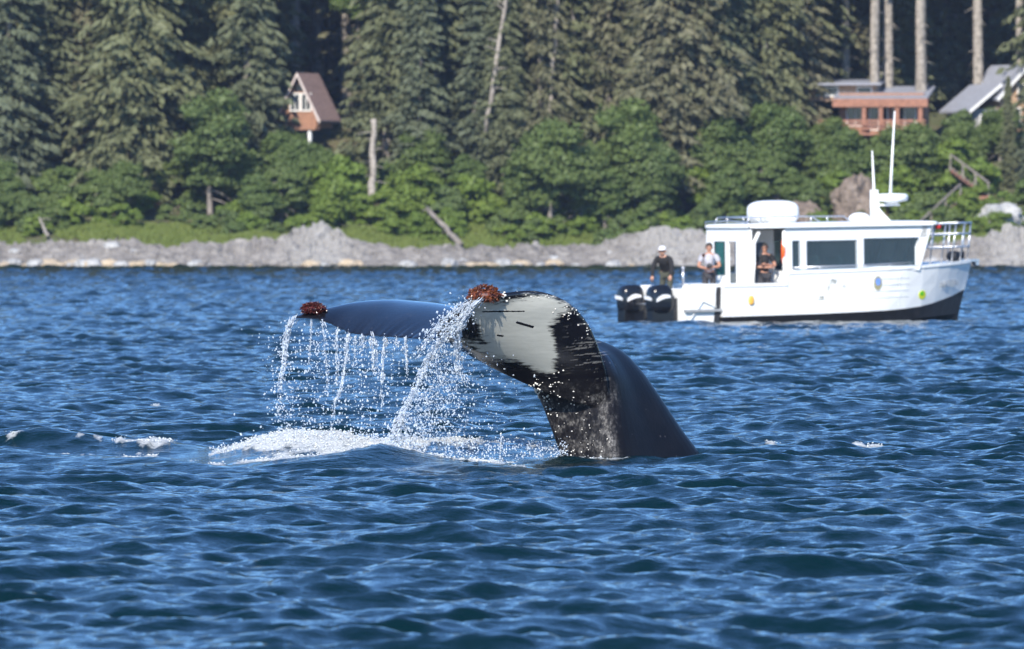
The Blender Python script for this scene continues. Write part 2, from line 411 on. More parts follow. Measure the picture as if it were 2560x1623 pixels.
    # dark scars inside the white
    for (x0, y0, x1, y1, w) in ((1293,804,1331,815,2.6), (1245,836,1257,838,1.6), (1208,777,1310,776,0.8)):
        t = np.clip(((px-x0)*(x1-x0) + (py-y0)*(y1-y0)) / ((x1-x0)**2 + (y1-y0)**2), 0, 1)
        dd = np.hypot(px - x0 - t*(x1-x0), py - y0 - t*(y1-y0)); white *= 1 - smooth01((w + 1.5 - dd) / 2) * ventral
    # greyer, scarred skin on the ventral side of the stock, plus painted highlights
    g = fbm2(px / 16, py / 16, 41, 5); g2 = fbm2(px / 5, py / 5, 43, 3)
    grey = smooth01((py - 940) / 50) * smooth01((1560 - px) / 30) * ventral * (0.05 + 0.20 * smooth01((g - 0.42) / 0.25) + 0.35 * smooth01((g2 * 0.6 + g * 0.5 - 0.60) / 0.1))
    sheen1 = np.exp(-((px - (1480 + (py - 1060) * 0.30)) / 16) ** 2) * smooth01((py - 1055) / 50)  # sun highlights along the stock's ridges, painted as two pale streaks
    sheen2 = np.exp(-((px - (1512 + (py - 1040) * 0.27)) / 11) ** 2) * smooth01((py - 1040) / 50)
    grey = np.maximum(grey, np.maximum(sheen1 * 0.8, sheen2) * (0.35 + 0.65 * smooth01((g2 - 0.35) / 0.3)) * ventral)
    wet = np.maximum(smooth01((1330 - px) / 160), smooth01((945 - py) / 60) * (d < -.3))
    for nm, arr in (('wet', wet), ('white_pigment', white), ('scars_and_sheen', grey), ('scratch', scratch)):
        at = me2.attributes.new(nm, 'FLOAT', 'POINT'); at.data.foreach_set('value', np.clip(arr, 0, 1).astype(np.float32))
    m, n, l, b = M('wet_whale_skin'); setp(b, rough=0.2, ior=1.38)
    a1 = n.new('ShaderNodeAttribute'); a1.attribute_name = 'white_pigment'; a2 = n.new('ShaderNodeAttribute'); a2.attribute_name = 'scars_and_sheen'
    t = tex(n, l, 'noise', 3.2, 6); t2 = tex(n, l, 'noise', 28, 4)
    dark = ramp(n, l, t.outputs['Fac'], [(0.3, (0.0045, 0.0045, 0.007)), (0.75, (0.010, 0.0098, 0.0125))])
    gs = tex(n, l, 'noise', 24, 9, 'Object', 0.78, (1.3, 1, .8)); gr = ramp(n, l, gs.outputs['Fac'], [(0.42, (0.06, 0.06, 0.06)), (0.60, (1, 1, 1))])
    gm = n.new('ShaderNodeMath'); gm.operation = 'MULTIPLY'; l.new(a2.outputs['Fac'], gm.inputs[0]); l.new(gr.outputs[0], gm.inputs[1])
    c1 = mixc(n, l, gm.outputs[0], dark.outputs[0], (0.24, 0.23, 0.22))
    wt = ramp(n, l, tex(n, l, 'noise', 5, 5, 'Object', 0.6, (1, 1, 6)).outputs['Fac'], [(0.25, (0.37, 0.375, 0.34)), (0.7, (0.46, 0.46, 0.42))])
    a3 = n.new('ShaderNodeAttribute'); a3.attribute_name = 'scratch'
    sn = tex(n, l, 'noise', 5.5, 9, 'Object', 0.7, (1.0, 1.0, 6.5), (0, 0.16, 0))
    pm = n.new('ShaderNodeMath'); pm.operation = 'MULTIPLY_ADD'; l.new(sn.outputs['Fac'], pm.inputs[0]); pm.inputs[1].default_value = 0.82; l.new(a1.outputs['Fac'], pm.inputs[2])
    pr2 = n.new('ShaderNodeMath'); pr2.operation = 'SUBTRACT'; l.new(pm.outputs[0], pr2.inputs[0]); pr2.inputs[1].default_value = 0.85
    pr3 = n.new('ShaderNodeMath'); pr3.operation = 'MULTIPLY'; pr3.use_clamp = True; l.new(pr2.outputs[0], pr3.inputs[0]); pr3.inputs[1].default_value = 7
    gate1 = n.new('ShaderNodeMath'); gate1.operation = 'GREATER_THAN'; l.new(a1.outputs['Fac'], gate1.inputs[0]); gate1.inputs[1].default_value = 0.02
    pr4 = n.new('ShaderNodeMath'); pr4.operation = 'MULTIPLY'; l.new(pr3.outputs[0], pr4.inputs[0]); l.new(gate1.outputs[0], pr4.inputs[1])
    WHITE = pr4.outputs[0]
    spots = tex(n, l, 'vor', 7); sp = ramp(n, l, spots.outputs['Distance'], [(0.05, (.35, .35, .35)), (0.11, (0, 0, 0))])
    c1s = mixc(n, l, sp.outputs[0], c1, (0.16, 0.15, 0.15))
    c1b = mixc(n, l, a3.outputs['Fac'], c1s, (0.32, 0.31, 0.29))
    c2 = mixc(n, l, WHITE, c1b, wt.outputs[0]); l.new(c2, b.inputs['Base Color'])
    aw = n.new('ShaderNodeAttribute'); aw.attribute_name = 'wet'
    rgh = mixc(n, l, aw.outputs['Fac'], (0.36, 0.36, 0.36), (0.10, 0.10, 0.10))
    l.new(mixc(n, l, WHITE, rgh, (0.40, 0.40, 0.40)), b.inputs['Roughness'])
    l.new(mixc(n, l, aw.outputs['Fac'], (0.16, 0.16, 0.16), (1.0, 1.0, 1.0)), b.inputs['Specular IOR Level'])
    hh = mixc(n, l, 0.35, t2.outputs['Fac'], t.outputs['Fac']); bump(n, l, hh, b, 0.25, 0.010)
    me2.materials.clear(); me2.materials.append(m)
    tag(o, 'black humpback whale tail raised from the sea, pale underside of one fluke showing', 'whale')
    # barnacles: small white shells, each seated on the skin
    bar, n_, l_, bb = M('barnacle_shell'); setp(bb, col=(0.72, 0.70, 0.64), rough=0.55)
    tt = tex(n_, l_, 'noise', 40, 3); l_.new(ramp(n_, l_, tt.outputs['Fac'], [(0.3, (0.5, 0.47, 0.42)), (0.7, (0.82, 0.8, 0.75))]).outputs[0], bb.inputs['Base Color'])
    cand = np.where(ventral > 0)[0]; rr = np.random.default_rng(3)
    zones = [((1340, 975), 12, 16, 46, .017), ((1362, 1005), 14, 22, 14, .016), ((1372, 968), 18, 12, 14, .012), ((1392, 1040), 12, 40, 12, .011), ((1440, 1010), 40, 30, 14, .009), ((1425, 1130), 30, 8, 12, .013),
             ((1470, 1090), 40, 40, 30, .008), ((1345, 740), 60, 6, 16, .010), ((1430, 775), 30, 22, 26, .011), ((1468, 822), 16, 30, 26, .010), ((1262, 738), 8, 8, 10, .017), ((1420, 928), 30, 8, 5, .012), ((1400, 955), 40, 12, 7, .007), ((1345, 942), 10, 6, 6, .008)]
    mb = MB()
    for (cx, cy), sx, sy, cnt, rad in zones:
        wgt = np.exp(-((px[cand] - cx) / sx) ** 2 - ((py[cand] - cy) / sy) ** 2)
        if wgt.sum() < 1e-3: continue
        for i in rr.choice(cand, cnt, p=wgt / wgt.sum()):
            nn = Vector(no[i]); q = nn.to_track_quat('Z', 'Y').to_matrix(); c = Vector(co[i]); r0 = rad * rr.uniform(.35, 1.0); ex = rr.uniform(.7, 1.6)
            rings_ = []
            for (rf, hz) in ((1.0, -.4), (.85, .45), (.45, .75)):
                rings_.append([c + q @ Vector((math.cos(a)*r0*rf*ex, math.sin(a)*r0*rf, hz*r0)) for a in np.linspace(0, 2*math.pi, 7)[:-1]])
            mb.loft(rings_)
    bo = mb.build('barnacles', bar, o, smooth=True); bo['kind'] = 'stuff'
    # brown seaweed clumps caught on both fluke tips
    for (cx, cy, cd, sx, sz, sdp, lab, seed) in ((1212, 737, -1.48, .20, .10, .14, 'orange brown seaweed clump on the fluke tip with the white underside', 1), (775, 777, 1.86, .15, .062, .12, 'dark red seaweed clump on the tip of the dark fluke seen from above', 2)):
        r_ = random.Random(seed); mb = MB(); c = Vector(W3(cx, cy, cd))
        for k in range(900):
            a = r_.uniform(0, 2*math.pi); zz = r_.uniform(-.55, 1); rad = math.sqrt(max(0, 1 - zz*zz)) * (.82 + .26 * mnoise.noise(Vector((a*2.2, zz*3, seed*7.))))*r_.uniform(.85, 1.05)
            p = c + Vector((math.cos(a)*rad*sx, math.sin(a)*rad*sdp, zz*sz))
            out = Vector((math.cos(a)*rad, math.sin(a)*rad, zz*0.8 - .1)).normalized() + Vector((r_.uniform(-.6,.6), r_.uniform(-.6,.6), r_.uniform(-.6,.4)))
            L_ = r_.uniform(.012, .034); w = r_.uniform(.006, .013); side = out.cross(Vector((r_.uniform(-1,1), r_.uniform(-1,1), r_.uniform(-1,1)))).normalized() * w
            q1 = p + out * L_ * .5 + Vector((r_.uniform(-.01,.01), 0, r_.uniform(-.01,.01))); q2 = p + out * L_
            nrm = out.cross(side).normalized() * 0.004
            mb.add([p - side*.5, p + side*.5, q1 + side, q2 + side*.3, q2 - side*.3, q1 - side, p + nrm, q1 + nrm*1.6], [(0,1,6), (1,2,7,6), (2,3,4,7), (4,5,7), (5,0,6,7)])
        core = []
        for k in range(7):
            t = -0.9 + 1.8 * k / 6; core.append([c + Vector((math.cos(a)*sx*.86*math.sqrt(1-t*t*.98), math.sin(a)*sdp*.86*math.sqrt(1-t*t*.98), t*sz*.85)) for a in np.linspace(0, 2*math.pi, 15)[:-1]])
        mb.loft(core)
        ms, n2, l2, b2 = M('wet_seaweed'); setp(b2, rough=0.25, coat=.4)
        tn = tex(n2, l2, 'noise', 22, 4)
        st = [(0.3, (0.035, 0.008, 0.004)), (0.55, (0.13, 0.035, 0.012)), (0.75, (0.33, 0.12, 0.05))] if seed == 1 else [(0.3, (0.02, 0.004, 0.004)), (0.7, (0.10, 0.018, 0.012))]
        l2.new(ramp(n2, l2, tn.outputs['Fac'], st).outputs[0], b2.inputs['Base Color'])
        so = mb.build('seaweed_clump', ms, None, smooth=False); tag(so, lab, 'seaweed')
    return o
whale = build_whale()
# ------------------------------------------------------------------ water falling from the flukes, flying drops, foam froth
def build_spray():
    r = np.random.default_rng(12)
    ph = (1 + 5 ** .5) / 2
    iv = np.array([(-1,ph,0),(1,ph,0),(-1,-ph,0),(1,-ph,0),(0,-1,ph),(0,1,ph),(0,-1,-ph),(0,1,-ph),(ph,0,-1),(ph,0,1),(-ph,0,-1),(-ph,0,1)], float); iv /= np.linalg.norm(iv[0])
    ifc = np.array([(0,11,5),(0,5,1),(0,1,7),(0,7,10),(0,10,11),(1,5,9),(5,11,4),(11,10,2),(10,7,6),(7,1,8),(3,9,4),(3,4,2),(3,2,6),(3,6,8),(3,8,9),(4,9,5),(2,4,11),(6,2,10),(8,6,7),(9,8,1)])
    def blobs(name, pos, rad, stretch, mat, label, cat, tilt=None):
        rad = np.minimum(rad, .0125); n = len(pos); q = r.normal(size=(n, 3, 3)) * 0.12 + np.eye(3)
        shp = np.einsum('vk,nkj->nvj', iv, q) * (1 + 0.25 * r.normal(size=(n, 12, 1)))
        v = shp * rad[:, None, None]; v[:, :, 2] *= stretch[:, None]
        if tilt is not None: v[:, :, 0] += v[:, :, 2] * tilt[:, None]
        v += pos[:, None, :]
        f = (ifc[None] + (np.arange(n) * 12)[:, None, None]).reshape(-1, 3)
        o = obj(name, mesh_np(name, v.reshape(-1, 3), f), mat); tag(o, label, cat, kind='stuff'); return o
    md, n_, l_, b = M('water_drop'); setp(b, col=(0.75, 0.82, 0.90), rough=0.06, ior=1.33, trans=0.55)
    streams = [  # (px,py,depth) down the fall, width in px at top and bottom, number of blobs
        ([(726,800,1.85),(712,830,1.85),(704,880,1.8),(698,930,1.75),(690,985,1.7),(684,1090,1.65)], 7, 5, 520, .009),
        ([(716,800,1.9),(700,850,1.85),(694,900,1.8)], 8, 7, 160, .006),
        ([(770,803,1.75),(768,850,1.75),(764,905,1.7),(768,960,1.7)], 4, 6, 110, .006),
        ([(800,802,1.55),(806,850,1.5),(812,920,1.5),(814,980,1.45)], 9, 6, 150, .006),
        ([(838,825,1.35),(836,880,1.35),(838,930,1.3),(836,960,1.3)], 7, 3, 150, .007),
        ([(866,838,1.1),(862,875,1.1),(856,930,1.1),(846,985,1.0),(832,1010,1.0),(828,1060,1.0),(820,1085,1.0)], 7, 4, 420, .008),
        ([(886,842,.98),(884,880,.98),(880,925,.95)], 5, 3, 90, .006),
        ([(905,843,.85),(898,870,.85)], 9, 6, 90, .006),
        ([(926,846,.73),(932,870,.73),(930,905,.7),(932,940,.7)], 11, 3, 330, .008),
        ([(962,847,.55),(958,880,.55),(956,930,.5),(954,985,.5),(952,1020,.5)], 5, 2, 260, .008),
        ([(990,848,.4),(986,870,.4)], 8, 5, 60, .006),
        ([(1014,848,.25),(1014,880,.25),(1016,915,.2),(1018,935,.2)], 4, 2, 170, .007),
        ([(1196,752,-1.62),(1172,772,-1.62),(1150,800,-1.6),(1122,830,-1.5),(1090,868,-1.3),(1068,912,-1.2),(1044,955,-1.15),(1020,1005,-1.1),(1000,1050,-1.1),(985,1085,-1.1),(972,1105,-1.1)], 12, 11, 1150, .010),
        ([(1178,760,-1.64),(1162,800,-1.64),(1146,830,-1.55),(1148,870,-1.4),(1146,905,-1.3),(1156,935,-1.3),(1172,965,-1.3)], 8, 9, 700, .010),
        ([(1166,756,-1.64),(1120,792,-1.45),(1086,826,-1.2),(1066,856,-1.0),(1046,890,-1.0)], 9, 14, 420, .008),
        ([(1256,1090,-.6),(1252,1120,-.6),(1248,1165,-.6)], 4, 5, 60, .010),
        ([(1008,1040,-1.1),(996,1070,-1.1),(1000,1105,-1.1)], 14, 22, 300, .012),
    ]
    # thin translucent sheets and threads inside each stream
    mt, nt, lt, bt = M('falling_water_film'); setp(bt, col=(0.80, 0.86, 0.92), rough=0.15)
    tr = nt.new('ShaderNodeBsdfTransparent'); mxs = nt.new('ShaderNodeMixShader')
    tn = tex(nt, lt, 'noise', 22, 4, 'Object', 0.6, (1, 1, .35)); rp = ramp(nt, lt, tn.outputs['Fac'], [(0.38, (0.05,)*3), (0.72, (0.75,)*3)]); lt.new(rp.outputs[0], mxs.inputs[0])
    lt.new(tr.outputs[0], mxs.inputs[1]); lt.new(bt.outputs[0], mxs.inputs[2]); lt.new(mxs.outputs[0], nt['Material Output'].inputs['Surface'])
    film = MB()
    for path, w0, w1, cnt, rr in streams:
        for q in range(2 + cnt // 300):
            c = catmull(path, 26); e = int(26 * r.uniform(.55, 1.0)); off = r.normal() * w0 * .35; ph0 = r.uniform(0, 9)
            pts = [Vector(W3(c[i, 0] + off * (1 + i / 26) + 1.6 * math.sin(i * .9 + ph0) , c[i, 1], c[i, 2] + .02 * math.sin(i * 1.3 + ph0))) for i in range(e)]
            film.tube(pts, [max(.003, rr * 1.1 * (1 - i / e) ** .5 * (.55 + .6 * abs(math.sin(i * .7 + ph0)))) for i in range(e)], 6)
    fo_ = film.build('water_film', mt, None, smooth=True); tag(fo_, 'thin translucent threads of water hanging from the flukes', 'falling water', kind='stuff')
    pos, rad, st, ti = [], [], [], []
    for path, w0, w1, cnt, rr in streams:
        c = catmull(path, 200); t = np.sort(r.beta(1.0, 1.35, cnt)); i = (t * 199).astype(int)
        pulse = 0.5 + 0.5 * np.sin(t * r.uniform(20, 60) + r.uniform(0, 6)); keep = r.random(cnt) < 0.35 + 0.65 * pulse
        t, i = t[keep], i[keep]; w = w0 + (w1 - w0) * t
        px = c[i, 0] + r.normal(size=len(t)) * w * 0.5; py = c[i, 1] + r.normal(size=len(t)) * 5; d = c[i, 2] + r.normal(size=len(t)) * 0.05
        sl = np.gradient(c[:, 0])[i] / (np.gradient(c[:, 1])[i] + 1e-6)
        pos.append(np.stack([W3(a, b2, e) for a, b2, e in zip(px, py, d)])); rad.append(.62 * rr * r.lognormal(-.1, .4, len(t)))
        st.append(r.uniform(1.2, 3.6, len(t)) * (1.25 - .5 * t)); ti.append(-sl)
    blobs('falling_water', np.concatenate(pos), np.concatenate(rad), np.concatenate(st), md, 'streams of water pouring off the trailing edge of the whale flukes', 'falling water', np.clip(np.concatenate(ti), -1, 1))
    pos, rad = [], []
    def cloud(n, fx, fy, fd, rm, sg=.45):
        for _ in range(n):
            x = fx(); y = fy(x); pos.append(W3(x, y, fd(x))); rad.append(rm * r.lognormal(0, sg))
    dfar = lambda x: np.interp(x, [700, 860, 1100], [1.85, 1.1, -.3]) + r.normal() * .25
    cloud(1500, lambda: r.uniform(690, 1120), lambda x: 850 + 245 * r.random() ** .85, dfar, .0062)
    cloud(420, lambda: r.normal(860, 90), lambda x: np.interp(x, [700, 860, 1060], [800, 842, 850]) + abs(r.normal()) * 60, dfar, .006)
    cloud(260, lambda: r.normal(695, 22), lambda x: 840 + 240 * r.random(), dfar, .0065)
    for _ in range(2600):      # the dense fan below the near fluke
        t = r.random() ** .75; y = 850 + 258 * t
        xl = np.interp(y, [850, 912, 1005, 1108], [1085, 1060, 1012, 960]); xr_ = np.interp(y, [850, 960, 1108], [1180, 1200, 1185])
        x = xl + (xr_ - xl) * r.beta(1.1, 1.7); pos.append(W3(x, y, -1.2 + r.normal() * .25)); rad.append(.0050 * r.lognormal(0, .5))
    cloud(170, lambda: 1180 + abs(r.normal()) * 60, lambda x: 880 + 220 * r.random(), lambda x: -.9 + r.normal() * .3, .0055)
    cloud(900, lambda: r.uniform(930, 1420), lambda x: np.interp(x, [930, 1100, 1420], [1100, 1130, 1120]) + r.normal() * 16, lambda x: -1.2 + r.normal() * .5, .0065)
    cloud(500, lambda: r.uniform(520, 940), lambda x: np.interp(x, [520, 700, 940], [1135, 1098, 1095]) - abs(r.normal()) * 14 + 8, lambda x: .5 + r.normal() * .3, .0065)
    for (x, y) in ((586, 1036), (690, 1038), (1252, 1062), (1300, 1003), (1250, 990)): pos.append(W3(x, y, 0)); rad.append(.016)
    # thin water film shattering over the tip of the near fluke
    cloud(420, lambda: r.normal(1128, 32), lambda x: 800 + (1135 - x) * .55 + r.normal() * 22, lambda x: -1.62 + r.normal() * .05, .0075)
    n = len(pos)
    blobs('water_drops', np.array(pos), np.array(rad), r.uniform(.9, 1.5, n), md, 'cloud of sparkling water drops flying below the flukes', 'water drops')
    # froth on the foam: lumps sitting on the broken water
    mf, n_, l_, b = M('sea_froth'); setp(b, col=(0.56, 0.585, 0.59), rough=0.5)
    sea = bpy.data.objects['sea'].data
    nv = len(sea.vertices); co = np.empty(nv * 3, np.float32); sea.vertices.foreach_get('co', co); co = co.reshape(-1, 3)
    fo = np.empty(nv, np.float32); sea.attributes['foam'].data.foreach_get('value', fo)
    cand = np.where((fo > 0.62) & (np.abs(co[:, 0]) < 9))[0]
    pick = r.choice(cand, 11000, p=fo[cand] ** 2 / (fo[cand] ** 2).sum())
    p = co[pick].astype(float); sz = r.lognormal(-5.5, .5, len(pick)) * (0.5 + fo[pick])
    p[:, 0] += r.normal(size=len(p)) * .035; p[:, 1] += r.normal(size=len(p)) * .06; p[:, 2] += sz * 0.2 + r.normal(size=len(p)) * .006
    blobs('sea_froth', p, sz, r.uniform(.5, .9, len(pick)), mf, 'white froth and bubbles on the broken water beside the whale', 'froth')
build_spray()
# ------------------------------------------------------------------ white tour boat
BOAT_Y = 267.0
PSI = R(28)
BTRIM = R(-0.9)
white = plain('white_gelcoat', (0.80, 0.81, 0.80), 0.3, 0.03, 3.0)
offwhite = plain('grey_white_paint', (0.62, 0.65, 0.65), 0.4, 0.05, 3.0)
antifoul = plain('black_bottom_paint', (0.016, 0.016, 0.019), 0.55, 0.35, 5.0)
rubber = plain('dark_rubber', (0.02, 0.021, 0.024), 0.6, 0.2)
alu = plain('brushed_aluminium', (0.62, 0.63, 0.66), 0.32, 0.08, 20, metal=0.85)
engine_black = plain('gloss_black_cowling', (0.008, 0.009, 0.012), 0.16, 0.2, 4.0)
decal = plain('silver_decal', (0.75, 0.76, 0.78), 0.25, 0.05)
orange = plain('orange_lifebuoy', (0.85, 0.12, 0.02), 0.5, 0.1)
deckgrey = plain('deck_grey', (0.30, 0.31, 0.32), 0.7, 0.15)
darkdoor = plain('dark_grey_door', (0.05, 0.052, 0.06), 0.45, 0.1)
letter = plain('grey_lettering', (0.42, 0.44, 0.46), 0.5, 0.1)
letterdk = plain('dark_lettering', (0.16, 0.17, 0.13), 0.5, 0.1)
sky_blue = plain('blue_crest', (0.16, 0.30, 0.75), 0.4, 0.1)
gold = plain('gold_crest', (0.30, 0.28, 0.16), 0.45, 0.2)
lime = plain('lime_sticker', (0.62, 0.66, 0.03), 0.4, 0.05)
green_st = plain('green_sticker', (0.12, 0.55, 0.04), 0.4, 0.05)
seatm = plain('seat_vinyl', (0.34, 0.38, 0.40), 0.6, 0.2)
redm = plain('red_light', (0.6, 0.03, 0.02), 0.4, 0.1)
amber = plain('amber_reflector', (0.8, 0.45, 0.08), 0.4, 0.1)
def glass_mat(name, tint, a):
    m, n, l, b = M(name); setp(b, col=tint, rough=0.04, ior=1.5)
    tr = n.new('ShaderNodeBsdfTransparent'); tr.inputs[0].default_value = (0.62, 0.78, 0.80, 1)
    mx = n.new('ShaderNodeMixShader'); mx.inputs[0].default_value = a
    t = tex(n, l, 'noise', 1.5, 2); rp = ramp(n, l, t.outputs['Fac'], [(0.3, (a*.85,)*3), (0.7, (min(1, a*1.15),)*3)]); l.new(rp.outputs[0], mx.inputs[0])
    l.new(tr.outputs[0], mx.inputs[1]); l.new(b.outputs[0], mx.inputs[2]); l.new(mx.outputs[0], n['Material Output'].inputs['Surface'])
    return m
bglass = glass_mat('tinted_boat_glass', (0.035, 0.06, 0.085), 0.55)

def superbox(mb, cx, cy, cz, sx, sy, sz, e=3.5, n=20, rings=10, mod=None):
    rs = []
    for i in range(rings + 1):
        t = -math.pi/2 + math.pi * i / rings
        ct, st = abs(math.cos(t)) ** (2/e), math.copysign(abs(math.sin(t)) ** (2/e), math.sin(t))
        ct = max(ct, 0.02)
        ring = []
        for k in range(n):
            a = 2*math.pi*k/n; ca = math.copysign(abs(math.cos(a))**(2/e), math.cos(a)); sa = math.copysign(abs(math.sin(a))**(2/e), math.sin(a))
            p = Vector((ct*ca, ct*sa, st))
            if mod: p = mod(p)
            ring.append(Vector((cx + p.x*sx, cy + p.y*sy, cz + p.z*sz)))
        rs.append(ring)
    mb.loft(rs)

def build_boat():
    root = empty('tour_boat', (wx(1738, BOAT_Y), BOAT_Y, 0.0), PSI)
    root.rotation_euler = (0, BTRIM, PSI); root.scale = (1.045, 1, 1)
    tag(root, 'white cabin tour boat with black bottom and twin outboards', 'boat')
    V3 = Vector
    # local: x = bow, y = port (+) / starboard (-), z up.   v (starboard positive) = -y
    def halfbeam(u): return 1.42 if u < 4.6 else 1.42 * max(0.0, 1 - ((u - 4.6) / 4.0) ** 2.3)
    def sheer(u): return 1.08 if u < 2.08 else float(np.interp(u, [2.1, 4.5, 6.5, 8.5], [1.40, 1.44, 1.50, 1.60]))
    def stripe(u): return float(np.interp(u, [0, 3, 5.2, 6.2, 7.2, 8.0, 8.45], [.17, .20, .25, .31, .45, .62, .76]))
    def stemx(u, z): return u - max(0, (u - 6.5) / 2.0) * 0.42 * (1 - min(1, max(0, z) / 1.5)) * 1.0
    us = [0.12, 0.6, 1.2, 2.06, 2.10, 3, 4, 4.6, 5.2, 5.8, 6.4, 7.0, 7.5, 7.9, 8.2, 8.4, 8.52]
    top, bot = [], []
    for u in us:
        b, s, w = halfbeam(u), sheer(u), stripe(u)
        f = min(1, max(0, (u - 4.6) / 4)); bw = b * (1 - .12 * f) ; b_low = b * (0.97 - .30 * f)
        r_ = [(bw if False else b_low + (b - b_low) * 0.0, w), (b_low + (b - b_low) * .55, w + (s - w) * .5), (b, s - .10), (b + .03, s - .08), (b + .03, s), (b - .06, s)]
        st = [V3((stemx(u, z), -y, z)) for y, z in r_]; po = [V3((stemx(u, z), y, z)) for y, z in reversed(r_)]
        top.append(st + po)
        k = -0.45 + .30 * f
        r2 = [(0, k), (b_low * .55, k * .72), (b_low * .90, -.08 + .18 * f), (b_low - .004, w + .004)]
        bot.append([V3((stemx(u, z), y, z)) for y, z in reversed(r2)] + [V3((stemx(u, z), -y, z)) for y, z in r2[1:]])
    mb = MB(); mb.loft(top, closed=False, cap=False)
    a = top[0]; mb.add(a, [tuple(range(len(a)))])
    hull = mb.build('hull', white, root)
    mb = MB(); mb.loft(bot, closed=False, cap=False); mb.add(bot[0], [tuple(range(len(bot[0])))])
    mb.build('bottom', antifoul, root)
    def surf_y(u, z):
        b, s, w = halfbeam(u), sheer(u), stripe(u); f = min(1, max(0, (u - 4.6) / 4)); b_low = b * (0.97 - .30 * f)
        h = w + (s - w) * .5; bm_ = b_low + (b - b_low) * .55
        return float(np.interp(z, [w, h, s - .1], [b_low, bm_, b]))
    # strakes along the topsides, starboard and port
    for s in (-1, 1):
        for z in (0.95, 1.12, 0.78, 0.60):
            mb = MB(); path = [V3((u, s * (surf_y(u, z + max(0, u - 4) * .018) + .002), z + max(0, u - 4) * .018)) for u in np.linspace(2.2, 5.9, 12)]
            mb.tube(path, 0.012, 5); mb.build('strake', offwhite, hull)
    # panel seams
    for u in (2.12, 3.35, 4.5, 5.6):
        mb = MB(); mb.tube([V3((u, -(surf_y(u, z) - .004), z)) for z in (.34, .6, .8, 1.05, 1.28)], .011, 5); mb.build('seam', offwhite, hull)
    # deck and side ledge
    mb = MB(); dp = [(u, halfbeam(u) - .04) for u in us if u >= 2.1]
    ring = [V3((u, -b, sheer(u) - .05)) for u, b in dp] + [V3((u, b, sheer(u) - .05)) for u, b in reversed(dp)]
    mb.loft([ring, [p + V3((0, 0, .035)) for p in ring]]); mb.build('foredeck', offwhite, root)
    mb = MB(); mb.box(-1.0, 2.1, -1.36, 1.36, .33, .40); mb.build('cockpit_deck', deckgrey, root)
    # stern extension that carries the engines, with a ladder and a dark gap to the main hull
    ext = MB(); ext.loft([[V3((x, -1.22, -.35)), V3((x, 1.22, -.35)), V3((x, 1.26, 1.06)), V3((x, 1.16, 1.06)), V3((x, 1.14, .45)), V3((x, -1.14, .45)), V3((x, -1.16, 1.06)), V3((x, -1.26, 1.06))] for x in (-1.0, -.02)])
    ext.box(-1.05, -1.0, -1.24, 1.24, -.3, .98)
    eo = ext.build('stern_extension', white, root, bevel=.02)
    mb = MB(); mb.loft([[V3((.02, -1.27, 1.0 - .0)), V3((.12, -1.27, 1.0)), V3((.05, -1.27, -.1)), V3((-.12, -1.27, -.1))], [V3((.02, -1.20, 1.0)), V3((.12, -1.20, 1.0)), V3((.05, -1.20, -.1)), V3((-.12, -1.20, -.1))]])
    mb.build('gap', rubber, eo)
    mb = MB(); mb.tube([V3((-.88, -1.29, .05)), V3((-.45, -1.29, .62)), V3((-.05, -1.29, .45))], .022, 6); mb.tube([V3((-.88, -1.29, .05)), V3((-1.0, -1.27, .3))], .022, 6)
    mb.build('brace', offwhite, eo)
    for (u, z, m_, nm, w_, h_) in ((.95, .62, amber, 'reflector', .09, .13),):
        mb = MB(); superbox(mb, u, -1.435, z, w_, .02, h_, 2.5, 12, 6); mb.build(nm, m_, hull, smooth=True)
    # stern pole (rod holder) and cleats
    mb = MB(); mb.tube([V3((-.35, .0, 1.0)), V3((-.35, .0, 1.52))], .035, 7); mb.tube([V3((-.35, .0, 1.5)), V3((-.35, .0, 1.56))], .05, 7); mb.tube([V3((-.35, -.5, .42)), V3((-.35, .0, 1.0))], .03, 6); mb.build('rod_holder', alu, root, smooth=True)
    # ---- cabin: aft bulkhead at x=1.05, side door 1.1..2.1, windows, reverse raked front
    RZ = 2.60
    def wall(s):                 # frames round the openings, s = -1 starboard
        y0, y1 = (s * 1.29, s * 1.22)
        mb = MB(); B = lambda x0, x1, z0, z1: mb.box(x0, x1, min(y0, y1), max(y0, y1), z0, z1)
        B(2.10, 2.30, 1.36, RZ); B(2.52, 2.74, 1.36, RZ); B(4.27, 4.50, 1.36, RZ)
        B(2.301, 2.519, 1.36, 1.45); B(2.301, 2.519, 2.24, RZ); B(2.741, 4.269, 1.36, 1.46); B(2.741, 4.269, 2.23, RZ); B(4.501, 6.1, 1.36, 1.50); B(4.501, 6.46, 2.27, RZ)
        mb.loft([[V3((6.10, y, 1.36)), V3((6.22, y, 1.36)), V3((6.62, y, RZ)), V3((6.36, y, RZ)), V3((6.10, y, 2.0))] for y in (y0, y1)])
        o = mb.build('cabin_side', white, root)
        yg = s * 1.25
        for (x0, x1, z0, z1) in ((2.28, 2.54, 1.43, 2.26), (2.72, 4.29, 1.44, 2.25), (4.48, 6.20, 1.48, 2.29)):
            g = MB(); g.box(x0, x1, yg - .006, yg + .006, z0, z1); g.build('window_pane', bglass, o)
            fr = MB(); yo = s * 1.292; t = .022
            for (a0, a1, c0, c1) in ((x0, x1, z0, z0 + t), (x0, x1, z1 - t, z1), (x0, x0 + t, z0 + t, z1 - t), (x1 - t, x1, z0 + t, z1 - t)):
                fr.box(a0, a1, yo - .006, yo + .006, c0, c1)
            fr.build('window_frame', alu, o)
        return o
    wall(-1); wall(1)
    mb = MB(); mb.loft([[V3((6.14, y, 1.38)), V3((6.26, y, 1.38)), V3((6.34, y, 1.62)), V3((6.22, y, 1.62))] for y in (-1.21, 1.21)])
